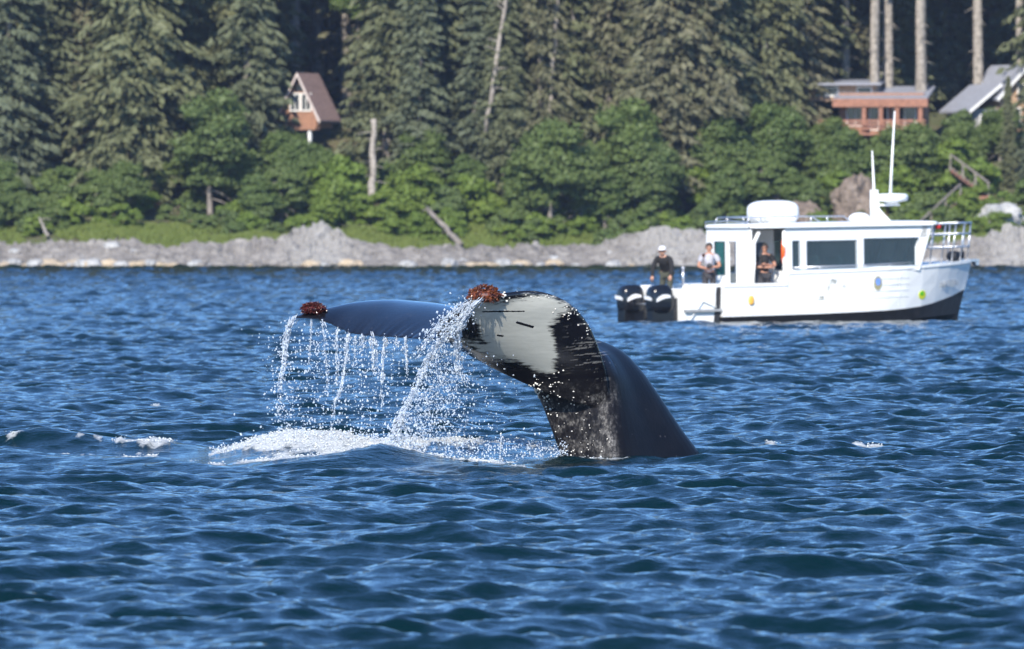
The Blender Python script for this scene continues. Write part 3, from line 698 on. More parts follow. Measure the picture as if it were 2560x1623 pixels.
    mb.loft([[V3((6.40, y, 2.2)), V3((6.52, y, 2.2)), V3((6.62, y, RZ)), V3((6.5, y, RZ))] for y in (-1.21, 1.21)])
    for y in (-1.2, -.42, .35, 1.13): mb.loft([[V3((6.22, yy, 1.60)), V3((6.34, yy, 1.60)), V3((6.53, yy, 2.22)), V3((6.41, yy, 2.22))] for yy in (y, y + .08)])
    fw = mb.build('windshield_frame', white, root)
    mb = MB(); mb.loft([[V3((6.28, y, 1.58)), V3((6.29, y, 1.58)), V3((6.48, y, 2.22)), V3((6.47, y, 2.22))] for y in (-1.18, 1.18)]); mb.build('windshield_pane', bglass, fw)
    # aft bulkhead with rounded teal window and open doorway
    mb = MB(); ax = 1.05
    mb.box(ax, ax + .06, .05, 1.26, .40, 1.30); mb.box(ax, ax + .06, .80, 1.26, 1.301, 2.25); mb.box(ax, ax + .06, .05, .20, 1.301, 2.25); mb.box(ax, ax + .06, -1.22, 1.26, 2.251, RZ)
    mb.box(ax, ax + .06, -1.26, -.42, .40, 2.25)
    ab = mb.build('aft_bulkhead', white, root)
    mb = MB(); mb.box(1.12, 2.28, 1.20, 1.24, .40, 1.35); mb.box(1.12, 1.30, 1.20, 1.24, 1.35, 2.58); mb.box(1.9, 2.28, 1.20, 1.24, 1.35, 2.58); mb.box(1.30, 1.9, 1.20, 1.24, 2.3, 2.58); mb.build('port_panel', white, root)
    mb = MB(); mb.box(2.30, 2.34, -.2, 1.18, .40, 2.55); mb.build('inner_bulkhead', white, root)
    mb = MB(); mb.box(ax + .025, ax + .035, .18, .82, 1.28, 2.27); mb.build('window_pane', glass_mat('teal_glass', (0.02, 0.12, 0.12), 0.75), ab)
    for (ya, yb) in ((.20, .24), (.76, .80)):
        mb = MB(); mb.box(ax - .012, ax - .002, ya, yb, 1.30, 2.25); mb.build('window_frame', rubber, ab)
    mb = MB(); mb.loft([[V3((ax + .02 + .5*t, -1.0 + .02*math.sin(t*3), .42)), V3((ax + .06 + .5*t, -1.03, .42)), V3((ax + .06 + .5*t, -1.03, 2.22)), V3((ax + .02 + .5*t, -1.0, 2.22))] for t in (0, .5, 1)])
    mb.build('sliding_door', darkdoor, root)
    mb = MB(); mb.tube([V3((1.12, -1.27, .5)), V3((1.12, -1.27, 1.6)), V3((1.14, -1.27, 2.2)), V3((1.30, -1.27, 2.5))], .055, 8); mb.tube([V3((2.06, -1.27, 1.05)), V3((2.06, -1.27, 2.55))], .05, 8); mb.build('door_post', white, root, smooth=True)
    mb = MB(); mb.box(1.15, 2.08, -1.40, -1.33, .41, 1.02); mb.build('side_bulwark', white, root)
    # inside: bench seats, console, port bulkhead
    for i, x in enumerate((2.75, 3.45, 4.15, 4.85)):
        for s in (-1, 1):
            mb = MB(); superbox(mb, x, s * .72, .98, .24, .38, .12, 4, 14, 6); superbox(mb, x - .22, s * .72, 1.42, .07, .38, .42, 4, 14, 6); mb.build('cabin_seat', seatm, root, smooth=True)
    mb = MB(); mb.box(5.6, 6.05, -1.15, 1.15, .5, 1.45); mb.build('helm_console', seatm, root, bevel=.04)
    # roof with rounded edges
    rs = []
    for (ins, z) in ((.10, 2.60), (.0, 2.63), (.0, 2.68), (.06, 2.72), (.5, 2.745)):
        x0, x1, hb = .98 + ins, 6.92 - ins, 1.38 - ins; ring = []
        for cx, cy, a0 in ((x1 - .35, hb - .35, 0), (x0 + .25, hb - .25, 90), (x0 + .25, -hb + .25, 180), (x1 - .35, -hb + .35, 270)):
            rr = (.35 if cx > 4 else .25)
            for k in range(6):
                an = R(a0 + 90 * k / 5); ring.append(V3((cx + rr * math.cos(an), cy + rr * math.sin(an), z)))
        rs.append(ring)
    roof = MB().loft(rs).build('roof', white, root)
    mb = MB()
    for z0 in (2.64,): mb.box(1.1, 6.6, -1.395, -1.375, z0 - .03, z0 - .005)
    mb.build('drip_rail', offwhite, roof)
    # things on the roof
    mb = MB(); superbox(mb, 2.42, 0, 3.03, .68, .52, .34, 3.2, 28, 14); mb.box(2.1, 2.75, -.4, .4, 2.70, 2.78)
    mb.build('liferaft_canister', white, root, smooth=True)
    mb = MB()
    for s in (-.9, .9):
        mb.tube([V3((1.1, s, 2.72)), V3((1.2, s, 2.90)), V3((2.0, s, 2.92)), V3((2.6, s, 2.92)), V3((4.1, s, 2.90)), V3((4.35, s, 2.74))], .022, 6)
        for x in (1.5, 2.0, 2.6, 3.1, 3.6): mb.tube([V3((x, s, 2.70)), V3((x, s, 2.92))], .018, 5)
    for x in np.arange(1.2, 2.0, .10): mb.tube([V3((x, -.9, 2.91)), V3((x, .9, 2.91))], .02, 5)
    mb.tube([V3((1.02, -1.25, 2.62)), V3((1.0, -1.2, 2.78)), V3((1.02, 0, 2.82)), V3((1.0, 1.2, 2.78)), V3((1.02, 1.25, 2.62))], .025, 6)
    mb.build('roof_rack', alu, root, smooth=True)
    mast = MB(); mast.loft([[V3((5.45 + a, -.2 + b, z)) for a, b in ((-.10, -.08), (.10*w, -.08), (.10*w, .08), (-.10, .08))] for z, w in ((2.72, 5.0), (2.95, 2.6), (3.10, 1.2), (3.45, 1.0), (3.62, .9))])
    mast.box(5.4, 6.2, -.3, -.1, 3.16, 3.22)
    mo = mast.build('mast', white, root, bevel=.02)
    mb = MB(); mb.loft([[V3((5.98 + math.cos(k*math.pi/12)*r_, -.2 + math.sin(k*math.pi/12)*r_, z)) for k in range(24)] for r_, z in ((.18, 3.22), (.20, 3.27), (.43, 3.30), (.46, 3.36), (.45, 3.46), (.38, 3.50), (.1, 3.51))])
    mb.build('radar_dome', white, mo, smooth=True)
    mb = MB(); mb.loft([[V3((4.95 + math.cos(k*math.pi/10)*r_, -.25 + math.sin(k*math.pi/10)*r_, z)) for k in range(20)] for r_, z in ((.30, 2.72), (.31, 2.80), (.27, 2.90), (.16, 2.97), (.03, 2.99))])
    mb.build('satellite_dome', white, mo, smooth=True)
    mb = MB(); mb.tube([V3((5.42, -.24, 3.5)), V3((5.42, -.24, 3.7)), V3((5.38, -.24, 4.72))], [.05, .035, .018], 6); mb.build('antenna', white, mo, smooth=True)
    mb = MB(); mb.tube([V3((5.95, -.2, 3.5)), V3((6.0, -.2, 4.2)), V3((6.12, -.2, 5.82))], [.045, .035, .018], 6); mb.build('antenna', white, mo, smooth=True)
    mb = MB(); superbox(mb, 6.86, -1.2, 2.56, .09, .05, .06, 2.5, 10, 6); mb.build('navigation_light', redm, roof, smooth=True)
    # grab rail under the side windows
    for s in (-1, 1):
        mb = MB(); mb.tube([V3((2.3, s*1.36, 1.50)), V3((4.4, s*1.37, 1.53)), V3((6.2, s*1.22, 1.58))], .02, 6)
        for x in (2.4, 3.1, 4.5, 5.3, 6.0): mb.tube([V3((x, s*np.interp(x, [2.3, 4.4, 6.2], [1.36, 1.37, 1.22]), 1.40)), V3((x, s*np.interp(x, [2.3, 4.4, 6.2], [1.36, 1.37, 1.22]), 1.53))], .014, 5)
        mb.build('grab_rail', alu, root, smooth=True)
    # tall bow rails
    def railpt(u, z, s): return V3((u + .12 * (z - 1.5), s * max(.16, halfbeam(u) - .10 + .05 * (z - 1.5)), z))
    for s in (-1, 1):
        for z in (1.95, 2.32, 2.62):
            mb = MB(); mb.tube([railpt(u, z + .02 * (u - 6.5), s) for u in np.linspace(6.6 if z < 2.5 else 6.4, 8.35, 12)], .024, 6); mb.build('bow_rail', alu, root, smooth=True)
        for u in (6.7, 7.15, 7.6, 8.0, 8.33):
            mb = MB(); mb.tube([railpt(u, 1.50, s), railpt(u, 2.64, s)], .022, 6); mb.build('rail_post', alu, root, smooth=True)
        mb = MB(); mb.tube([V3((6.15, s*1.20, 1.5)), V3((6.75, s*1.12, 2.3))], .022, 6); mb.tube([V3((5.95, s*1.24, 1.5)), V3((6.45, s*1.2, 2.05))], .02, 6); mb.build('boarding_rail', alu, root, smooth=True)
    mb = MB(); mb.tube([railpt(8.33, z, -1) for z in (2.62,)] + [V3((8.55, 0, 2.66))] + [railpt(8.33, 2.62, 1)], .024, 6); mb.build('bow_rail', alu, root, smooth=True); mb = MB(); mb.tube([railpt(8.33, 2.0, -1), V3((8.5, 0, 2.02)), railpt(8.33, 2.0, 1)], .022, 6); mb.build('bow_rail', alu, root, smooth=True)
    mb = MB(); mb.box(8.0, 8.75, -.12, .12, 1.55, 1.62); mb.tube([V3((8.7, -.1, 1.50)), V3((8.7, .1, 1.50))], .06, 8); mb.build('anchor_roller', alu, root)
    mb = MB(); mb.tube([V3((7.9, 0, 1.66)), V3((8.65, 0, 1.52))], .03, 6); mb.loft([[V3((8.1, y, z)) for y, z in ((-.22, 1.75), (.22, 1.75), (.15, 1.58), (-.15, 1.58))], [V3((8.3, y, z)) for y, z in ((-.1, 1.85), (.1, 1.85), (.06, 1.6), (-.06, 1.6))]]); superbox(mb, 7.95, -.1, 1.72, .18, .2, .15, 2.5, 12, 6)
    mb.build('anchor', rubber, root)
    # crests, sticker and lettering on the starboard side
    def side_disc(u, z, ru, rz, off, mat, nm):
        ys = -(halfbeam(u) * 1.0)
        f = min(1, max(0, (u - 4.6) / 4)); yy = ys
        mb = MB(); n = 22; mk = lambda o: [V3((u + ru*math.cos(k*2*math.pi/n), -(surf_y(u + ru*math.cos(k*2*math.pi/n), z + rz*math.sin(k*2*math.pi/n)) + o), z + rz*math.sin(k*2*math.pi/n))) for k in range(n)]
        mb.loft([mk(off - .02), mk(off)]); mb.build(nm, mat, hull)
    side_disc(4.86, 1.02, .125, .20, .012, gold, 'crest'); side_disc(4.86, 1.06, .075, .105, .020, sky_blue, 'crest_field')
    side_disc(6.42, .66, .135, .125, .012, lime, 'sticker'); side_disc(6.40, .70, .07, .06, .020, green_st, 'sticker_mark')
    def side_text(txt, u, z, size, mat, shear=0.0, sx=1.0):
        cu = bpy.data.curves.new('lettering', 'FONT'); cu.body = txt; cu.size = size; cu.extrude = 0.004; cu.shear = shear; cu.resolution_u = 2
        tmp = bpy.data.objects.new('lettering_tmp', cu); COL.objects.link(tmp)
        dg = bpy.context.evaluated_depsgraph_get(); me = bpy.data.meshes.new_from_object(tmp.evaluated_get(dg))
        bpy.data.objects.remove(tmp)
        for v in me.vertices:
            uu = u + v.co.x * sx; zz = z + v.co.y + v.co.x * .05; v.co = (uu, -(surf_y(uu, zz) + .010 + v.co.z), zz)
        me.materials.clear(); obj('lettering', me, mat, hull)
    side_text('NIKITON', 7.12, .86, .24, letter, 0.0, .80)
    side_text('76', 3.36, 1.02, .20, letterdk, .25); side_text('J', 3.30, .88, .18, letterdk, .2); side_text('S', 3.78, .92, .13, letterdk, 0); side_text('SR', 3.02, .58, .16, letterdk, .2)
    # ---- engines
    def outboard(y):
        e = empty('outboard_motor', (-1.52, y, 0)); e.parent = root
        mb = MB()
        def shape(p):
            k = 1 - .16 * max(0, p.z) ** 2; return V3((p.x * (k if p.x < 0 else 1 - .05 * max(0, p.z)), p.y * (1 - .10 * max(0, p.z) ** 2), p.z))
        superbox(mb, 0, 0, .68, .34, .29, .42, 3.8, 28, 14, shape)
        mb.build('cowling', engine_black, e, smooth=True)
        mb = MB(); mb.loft([[V3((x + a, b, z)) for a, b in ((-.30, -.2), (.32, -.24), (.32, .24), (-.30, .2))] for x, z in ((0, .40), (0, .05))]); mb.loft([[V3((x + a, b, z)) for a, b in ((-.22, -.10), (.2, -.12), (.2, .12), (-.22, .10))] for x, z in ((0, .05), (.05, -.35), (.1, -.7))]); mb.build('leg', engine_black, e, bevel=.03)
        mb = MB(); mb.box(.30, .56, -.14, .14, .1, .72); mb.build('mount_bracket', rubber, e, bevel=.02)
        for s in (-1, 1):
            sw = MB(); pts = []
            for k in range(9):
                t = k / 8; x = -.24 + .42 * t; z = .66 + .10 * t + .05 * math.sin(t * 3.1); pts.append((x, z, .05 + .045 * math.sin(math.pi * min(1, .15 + t * .9))))
            a = [V3((x, s * .296, z - h * .6)) for x, z, h in pts] + [V3((x, s * .296, z + h * .7)) for x, z, h in reversed(pts)]
            sw.prism(a, (0, s * .006, 0)); sw.build('decal', decal, e)
        sw = MB(); a = [V3((-.345, yy, z)) for yy, z in ((-.22, .66), (.20, .70), (.22, .80), (-.10, .77), (-.22, .72))]; sw.prism(a, (-.006, 0, 0)); sw.build('decal', decal, e)
        return e
    outboard(.84); outboard(-.84)
    mb = MB(); superbox(mb, -1.25, .05, .95, .14, .10, .10, 2.5, 12, 6); mb.tube([V3((-1.5, -.6, .55)), V3((-1.5, .6, .55))], .025, 6); mb.build('tie_bar', alu, root, smooth=True)
    # life ring hanging in the doorway: a thing of its own
    bpy.context.view_layer.update()
    mw = root.matrix_world
    def wpt(u, v, w): return mw @ V3((u, -v, w))
    mb = MB(); rgs = []
    for k in range(24):
        a = 2*math.pi*k/24; c = V3((math.cos(a)*.26, 0, math.sin(a)*.28)); rad = V3((math.cos(a), 0, math.sin(a)))
        rgs.append([c + rad*(.075*math.cos(b)) + V3((0, .06*math.sin(b), 0)) for b in np.linspace(0, 2*math.pi, 9)[:-1]])
    rgs.append(rgs[0]); mb.loft(rgs, cap=False)
    lo = mb.build('life_ring', orange, None, smooth=True); lo.location = wpt(2.16, 1.05, 1.95); lo.rotation_euler = (0, 0, PSI + R(60))
    tag(lo, 'orange life ring hanging in the cabin doorway of the boat', 'life ring')
    return root, wpt
boat, BW = build_boat()
# ------------------------------------------------------------------ people on the boat
skinm = plain('skin', (0.52, 0.28, 0.19), 0.5, 0.08, 8)
skin2 = plain('tanned_skin', (0.40, 0.20, 0.13), 0.5, 0.08, 8)
black_cloth = plain('black_cloth', (0.010, 0.010, 0.012), 0.85, 0.3, 12)
green_cloth = plain('olive_cloth', (0.045, 0.048, 0.035), 0.85, 0.3, 12)
grey_cloth = plain('light_grey_cloth', (0.36, 0.36, 0.40), 0.85, 0.12, 12)
char_cloth = plain('charcoal_cloth', (0.03, 0.03, 0.036), 0.85, 0.3, 12)
white_cloth = plain('white_cap_cloth', (0.72, 0.72, 0.73), 0.8, 0.06, 12)
hairm = plain('dark_hair', (0.014, 0.010, 0.008), 0.6, 0.3, 30)
camblack = plain('camera_black', (0.012, 0.012, 0.013), 0.4, 0.2)
def skin_mesh(name, pts, edges, radii, mat, parent, sub=2, root_i=0):
    me = bpy.data.meshes.new(name); me.from_pydata([tuple(p) for p in pts], edges, [])
    o = bpy.data.objects.new(name + '_tmp', me); COL.objects.link(o)
    sk = o.modifiers.new('skin', 'SKIN'); sk.use_smooth_shade = True
    for i, v in enumerate(me.skin_vertices[0].data):
        r = radii[i]; v.radius = r if isinstance(r, tuple) else (r, r); v.use_root = (i == root_i)
    ss = o.modifiers.new('s', 'SUBSURF'); ss.levels = sub; ss.render_levels = sub
    dg = bpy.context.evaluated_depsgraph_get(); m2 = bpy.data.meshes.new_from_object(o.evaluated_get(dg))
    bpy.data.objects.remove(o); m2.polygons.foreach_set('use_smooth', np.full(len(m2.polygons), True))
    m2.materials.clear()
    return obj(name, m2, mat, parent)
def person(loc, rz, J, mats, label, cap=None, hair=True, camera=False, shades=False):
    """J: joints in the figure's frame (facing +x). body mesh = skin; clothes follow it as slightly larger skins"""
    t = empty('person', loc, rz); tag(t, label, 'person')
    names = ['pelvis', 'waist', 'chest', 'neckb', 'neck', 'shL', 'elL', 'wrL', 'shR', 'elR', 'wrR', 'hipL', 'knL', 'anL', 'toL', 'hipR', 'knR', 'anR', 'toR']
    rad = {'pelvis': (.15, .11), 'waist': (.14, .10), 'chest': (.165, .115), 'neckb': (.09, .08), 'neck': .055, 'shL': .07, 'elL': .046, 'wrL': .034, 'shR': .07, 'elR': .046, 'wrR': .034,
           'hipL': .095, 'knL': .062, 'anL': .045, 'toL': .04, 'hipR': .095, 'knR': .062, 'anR': .045, 'toR': .04}
    E = [('pelvis','waist'),('waist','chest'),('chest','neckb'),('neckb','neck'),('neckb','shL'),('shL','elL'),('elL','wrL'),('neckb','shR'),('shR','elR'),('elR','wrR'),('pelvis','hipL'),('hipL','knL'),('knL','anL'),('anL','toL'),('pelvis','hipR'),('hipR','knR'),('knR','anR'),('anR','toR')]
    ix = {n: i for i, n in enumerate(names)}
    pts = [Vector(J[n]) for n in names]
    # hands: palm then fingers, part of the same body mesh
    rads = [rad[n] for n in names]; edges = [(ix[a], ix[b]) for a, b in E]
    head = Vector(J['head']); nk = len(pts)
    hd = Vector(J.get('look', (1, 0, 0))).normalized()
    pts.append(head + Vector((0, 0, -.05)) + hd * .02); rads.append((.072, .075)); edges.append((ix['neck'], nk))
    pts.append(head + Vector((0, 0, .05))); rads.append((.088, .095)); edges.append((nk, nk + 1))
    pts.append(head + Vector((0, 0, .115))); rads.append((.06, .065)); edges.append((nk + 1, nk + 2))
    body = skin_mesh('body', pts, edges, rads, mats['skin'], t)
    # hands with five fingers
    for s in ('L', 'R'):
        hb = MB()
        w = Vector(J['wr' + s]); d = (w - Vector(J['el' + s])).normalized(); side = d.cross(Vector((0, 0, 1)));
        side = side.normalized() if side.length > .1 else Vector((0, 1, 0)); up = side.cross(d)
        hb.tube([w - d*.02, w + d*.04, w + d*.085], [.030, .042, .036], 8)
        for k in range(4):
            o_ = (k - 1.5) * .019; L_ = (.065, .078, .072, .055)[k]
            a = w + d*.08 + side*o_; hb.tube([a, a + d*L_*.5 - up*.008, a + d*L_*.85 - up*.03], [.010, .009, .007], 5)
        a = w + d*.03 + side*.035; hb.tube([a, a + d*.03 + side*.02, a + d*.055 + side*.022 - up*.012], [.012, .010, .008], 5)
        hb.build('hand', mats['skin'], t, smooth=True)
    # face: nose, ears, eyes, mouth
    fb = MB(); side = Vector((-hd.y, hd.x, 0))
    fb.loft([[head + hd*.082 + Vector((0, 0, .045)) + side*s*.008 for s in (-1, 0, 1)], [head + hd*.112 + Vector((0, 0, .0)) + side*s*.016 - hd*abs(s)*.01 for s in (-1, 0, 1)], [head + hd*.085 + Vector((0, 0, -.012)) + side*s*.016 for s in (-1, 0, 1)]])
    fb.build('nose', mats['skin'], t, smooth=True)
    for s in (-1, 1): MB().loft([[head + side*s*.086 + hd*a*.02 + Vector((0, 0, b*.03 + .015)) + side*s*o_ for a, b in ((-1, -1), (1, -.8), (1, 1), (-1, 1))] for o_ in (0, .015)]).build('ear', mats['skin'], t, smooth=True)
    for s in (-1, 1): MB().loft([[head + hd*o_ + side*(s*.034 + a*.014) + Vector((0, 0, .035 + b*.007)) for a, b in ((-1, 0), (0, -1), (1, 0), (0, 1))] for o_ in (.080, .092)]).build('eye', hairm, t)
    MB().loft([[head + hd*o_ + side*a*.022 + Vector((0, 0, -.045 + b*.005)) for a, b in ((-1, 0), (0, -1), (1, 0), (0, 1))] for o_ in (.075, .096)]).build('mouth', hairm, t)
    # clothes
    def cloth(nm, keys, links, grow, mat, over={}):
        ii = {n: i for i, n in enumerate(keys)}
        rr = []
        for n in keys:
            r = over.get(n, rad[n]); rr.append(tuple(x + grow for x in r) if isinstance(r, tuple) else r + grow)
        return skin_mesh(nm, [J[n] for n in keys], [(ii[a], ii[b]) for a, b in links], rr, mat, t)
    sl = mats.get('sleeve', 'long')
    J2 = dict(J)
    up_keys = ['pelvis', 'waist', 'chest', 'neckb', 'shL', 'elL', 'shR', 'elR']; lk = [('pelvis','waist'),('waist','chest'),('chest','neckb'),('neckb','shL'),('shL','elL'),('neckb','shR'),('shR','elR')]
    if sl == 'long': up_keys += ['wrL', 'wrR']; lk += [('elL','wrL'),('elR','wrR')]
    else:
        for s in 'LR': J['el_' + s] = tuple(Vector(J['sh'+s]).lerp(Vector(J['el'+s]), .62)); rad['el_' + s] = .058
        up_keys = [k if k not in ('elL', 'elR') else 'el_' + k[-1] for k in up_keys]; lk = [(a, b if b not in ('elL', 'elR') else 'el_' + b[-1]) for a, b in lk]
    cloth('top', up_keys, lk, .022, mats['top'])
    lg = ['pelvis', 'hipL', 'knL', 'hipR', 'knR']; ll = [('pelvis','hipL'),('hipL','knL'),('pelvis','hipR'),('hipR','knR')]
    if not mats.get('shorts'): lg += ['anL', 'anR']; ll += [('knL','anL'),('knR','anR')]
    cloth('trousers', lg, ll, .018, mats['legs'])
    for s in 'LR':
        a, b = Vector(J['an'+s]), Vector(J['to'+s]); MB().tube([a + Vector((0,0,.02)), a.lerp(b, .3) + Vector((0,0,-.01)), b], [.056, .058, .045], 8).build('shoe', camblack, t, smooth=True)
    if hair or cap:
        hb = MB(); rs = []
        for k in range(7):
            f = k / 6; z = -.01 + .175 * f if hair and not cap else .06 + .11 * f; rr = .104 * math.sqrt(max(.02, 1 - (f * .97) ** 2.6))
            rs.append([head - hd * .012 + Vector((0, 0, z)) + (side * math.cos(a) + hd * math.sin(a) * (1.08 if math.sin(a) < 0 else (.72 if z < .07 else 1.0))) * rr for a in np.linspace(0, 2*math.pi, 17)[:-1]])
        hb.loft(rs)
        if cap: hb.loft([[head + Vector((0, 0, .068 + dz)) + side*a*.085 + hd*(.06 + b) for a, b in ((-1, 0), (1, 0), (.8, .09), (0, .115), (-.8, .09))] for dz in (0, .012)])
        hb.build('cap' if cap else 'hair', cap or hairm, t, smooth=False)
        if cap and hair:
            hb = MB(); hb.loft([[head - hd*.02 + Vector((0, 0, z)) + (side*math.cos(a)*.094 - hd*abs(math.sin(a))*.094) for a in np.linspace(0, math.pi, 9)] for z in (-.03, .07)], closed=True); hb.build('hair', hairm, t)
    if shades:
        gb = MB(); zz = .035
        for s in (-1, 1): gb.loft([[head + hd*o_ + side*(s*.036 + a*.028) + Vector((0, 0, zz + b*.018)) for a, b in ((-1, -.6), (1, -.8), (1, .9), (-1, .9))] for o_ in (.094, .104)])
        gb.build('sunglasses', camblack, t)
    return t
def stand(h=1.78):
    k = h / 1.78
    J = dict(pelvis=(0,0,.96), waist=(0,0,1.10), chest=(.01,0,1.28), neckb=(0,0,1.45), neck=(.01,0,1.53), head=(.02,0,1.64),
             shL=(0,.20,1.42), elL=(-.02,.25,1.14), wrL=(.06,.24,.90), shR=(0,-.20,1.42), elR=(-.02,-.25,1.14), wrR=(.06,-.24,.90),
             hipL=(0,.10,.90), knL=(.02,.11,.50), anL=(0,.11,.09), toL=(.15,.12,.04), hipR=(0,-.10,.90), knR=(.02,-.11,.50), anR=(0,-.11,.09), toR=(.15,-.12,.04))
    return {n: tuple(c * k for c in v) for n, v in J.items()}
# 1: crew in black at the stern, leaning over the engines
J = stand(1.76)
J.update(pelvis=(-.05,0,.93), waist=(.02,0,1.06), chest=(.14,0,1.20), neckb=(.24,0,1.34), neck=(.28,0,1.41), head=(.33,0,1.51),
         shL=(.22,.20,1.32), elL=(.36,.30,1.08), wrL=(.50,.30,.84), shR=(.22,-.20,1.32), elR=(.32,-.28,1.06), wrR=(.42,-.26,.82), hipL=(-.05,.10,.88), hipR=(-.05,-.10,.88), look=(1,.1,-.1))
person(BW(-.55, -.62, .47), PSI + R(180 + 42), J, dict(skin=skinm, top=black_cloth, legs=green_cloth), 'person in black top and white cap leaning over the outboard motors', cap=white_cloth, hair=True, shades=True)
# 2: in the cockpit holding a camera at the chest
J = stand(1.80)
J.update(elL=(.06,.30,1.16), wrL=(.27,.10,1.14), elR=(.06,-.30,1.16), wrR=(.27,-.06,1.10), look=(1,0,0))
p2 = person(BW(.62, -.35, .40), PSI + R(180 + 58), J, dict(skin=skin2, top=grey_cloth, legs=char_cloth, sleeve='short', shorts=True), 'person in light grey shirt holding a camera beside the aft cabin wall')
cb = MB(); cb.box(-.04, .05, -.075, .075, -.05, .055); cb.tube([Vector((.04, 0, 0)), Vector((.20, 0, 0))], .042, 12); cb.box(-.03, .03, -.03, .03, .055, .085)
co_ = cb.build('camera', camblack, None, bevel=.008)
mw = Matrix.Translation(p2.location) @ Matrix.Rotation(p2.rotation_euler.z, 4, 'Z'); co_.location = mw @ Vector((.36, .02, 1.17)); co_.rotation_euler = (0, 0, p2.rotation_euler.z)
tag(co_, 'black camera held by the person in the grey shirt', 'camera')
# 3: in the doorway with arms crossed
J = stand(1.78)
J.update(elL=(.10,.29,1.15), wrL=(.26,-.04,1.20), elR=(.10,-.29,1.13), wrR=(.27,.06,1.12), look=(1,.25,0))
person(BW(1.58, 1.0, .40), PSI + R(-90 - 15), J, dict(skin=skin2, top=black_cloth, legs=char_cloth, sleeve='short'), 'person in black shirt with folded arms standing in the cabin doorway', shades=True)
# ------------------------------------------------------------------ far shore: ground, rock, forest, houses
def shoreY(x): return 648.0 + 1.6 * np.sin(x * .11 + 1) + 1.0 * np.sin(x * .31)
def ground_z(x, y):
    x = np.asarray(x, float); y = np.asarray(y, float); d = y - shoreY(x)
    z = np.interp(d, [-30, -2, 0, 3, 6.5, 9, 14, 20, 38, 60, 100, 200, 400], [-4, -.8, -.3, .2, .9, 1.6, 2.6, 3.8, 8.8, 13.5, 24, 55, 110])
    return z + (fbm2(x / 7 + 30, y / 7 + 30, 51, 4) - .5) * np.clip((d - 3) / 8, 0, 1) * 1.6
def gz(x, y): return float(ground_z(np.array([x]), np.array([y]))[0])
def build_ground():
    xs = np.concatenate([np.linspace(-900, -60, 30)[:-1], np.linspace(-60, 60, 241), np.linspace(60, 900, 30)[1:]])
    ys = np.concatenate([np.linspace(620, 720, 180), np.linspace(724, 1100, 40)])
    X, Y = np.meshgrid(xs, ys); Z = ground_z(X, Y)
    idx = np.arange(X.size).reshape(X.shape)
    f = np.stack([idx[:-1, :-1], idx[:-1, 1:], idx[1:, 1:], idx[1:, :-1]], -1).reshape(-1, 4)
    m, n, l, b = M('forest_floor'); setp(b, rough=0.9)
    t = tex(n, l, 'noise', .35, 6); t2 = tex(n, l, 'noise', 2.2, 5)
    c = ramp(n, l, t.outputs['Fac'], [(0.3, (0.05, 0.075, 0.02)), (0.5, (0.09, 0.12, 0.03)), (0.65, (0.14, 0.12, 0.06))])
    c2 = mixc(n, l, t2.outputs['Fac'], c.outputs[0], (0.07, 0.055, 0.035)); l.new(c2, b.inputs['Base Color']); bump(n, l, t2.outputs['Fac'], b, .6, .2)
    o = obj('ground', mesh_np('ground', np.stack([X, Y, Z], -1).reshape(-1, 3), f), m); tag(o, 'wooded slope rising behind the shore', 'ground', kind='structure')
build_ground()

def rock_material(name, stops, scale=.8):
    m, n, l, b = M(name); setp(b, rough=0.85)
    t = tex(n, l, 'noise', scale, 8, 'Object', 0.65); v = tex(n, l, 'vor', scale * 2.2)
    c = ramp(n, l, t.outputs['Fac'], stops); l.new(c.outputs[0], b.inputs['Base Color'])
    h = mixc(n, l, .5, t.outputs['Fac'], v.outputs['Distance']); bump(n, l, h, b, .9, .3); return m
rock_grey = rock_material('grey_shore_rock', [(0.25, (0.08, 0.07, 0.06)), (0.5, (0.18, 0.165, 0.15)), (0.75, (0.30, 0.28, 0.255))])
rock_pale = rock_material('pale_shore_rock', [(0.25, (0.20, 0.20, 0.20)), (0.5, (0.34, 0.34, 0.335)), (0.75, (0.48, 0.47, 0.45))])
rock_tan = rock_material('tan_shore_rock', [(0.25, (0.30, 0.23, 0.15)), (0.5, (0.48, 0.38, 0.26)), (0.75, (0.58, 0.52, 0.42))], 1.6)
rock_brown = rock_material('brown_cliff_rock', [(0.25, (0.06, 0.045, 0.035)), (0.5, (0.17, 0.13, 0.10)), (0.75, (0.28, 0.23, 0.19))], 1.2)
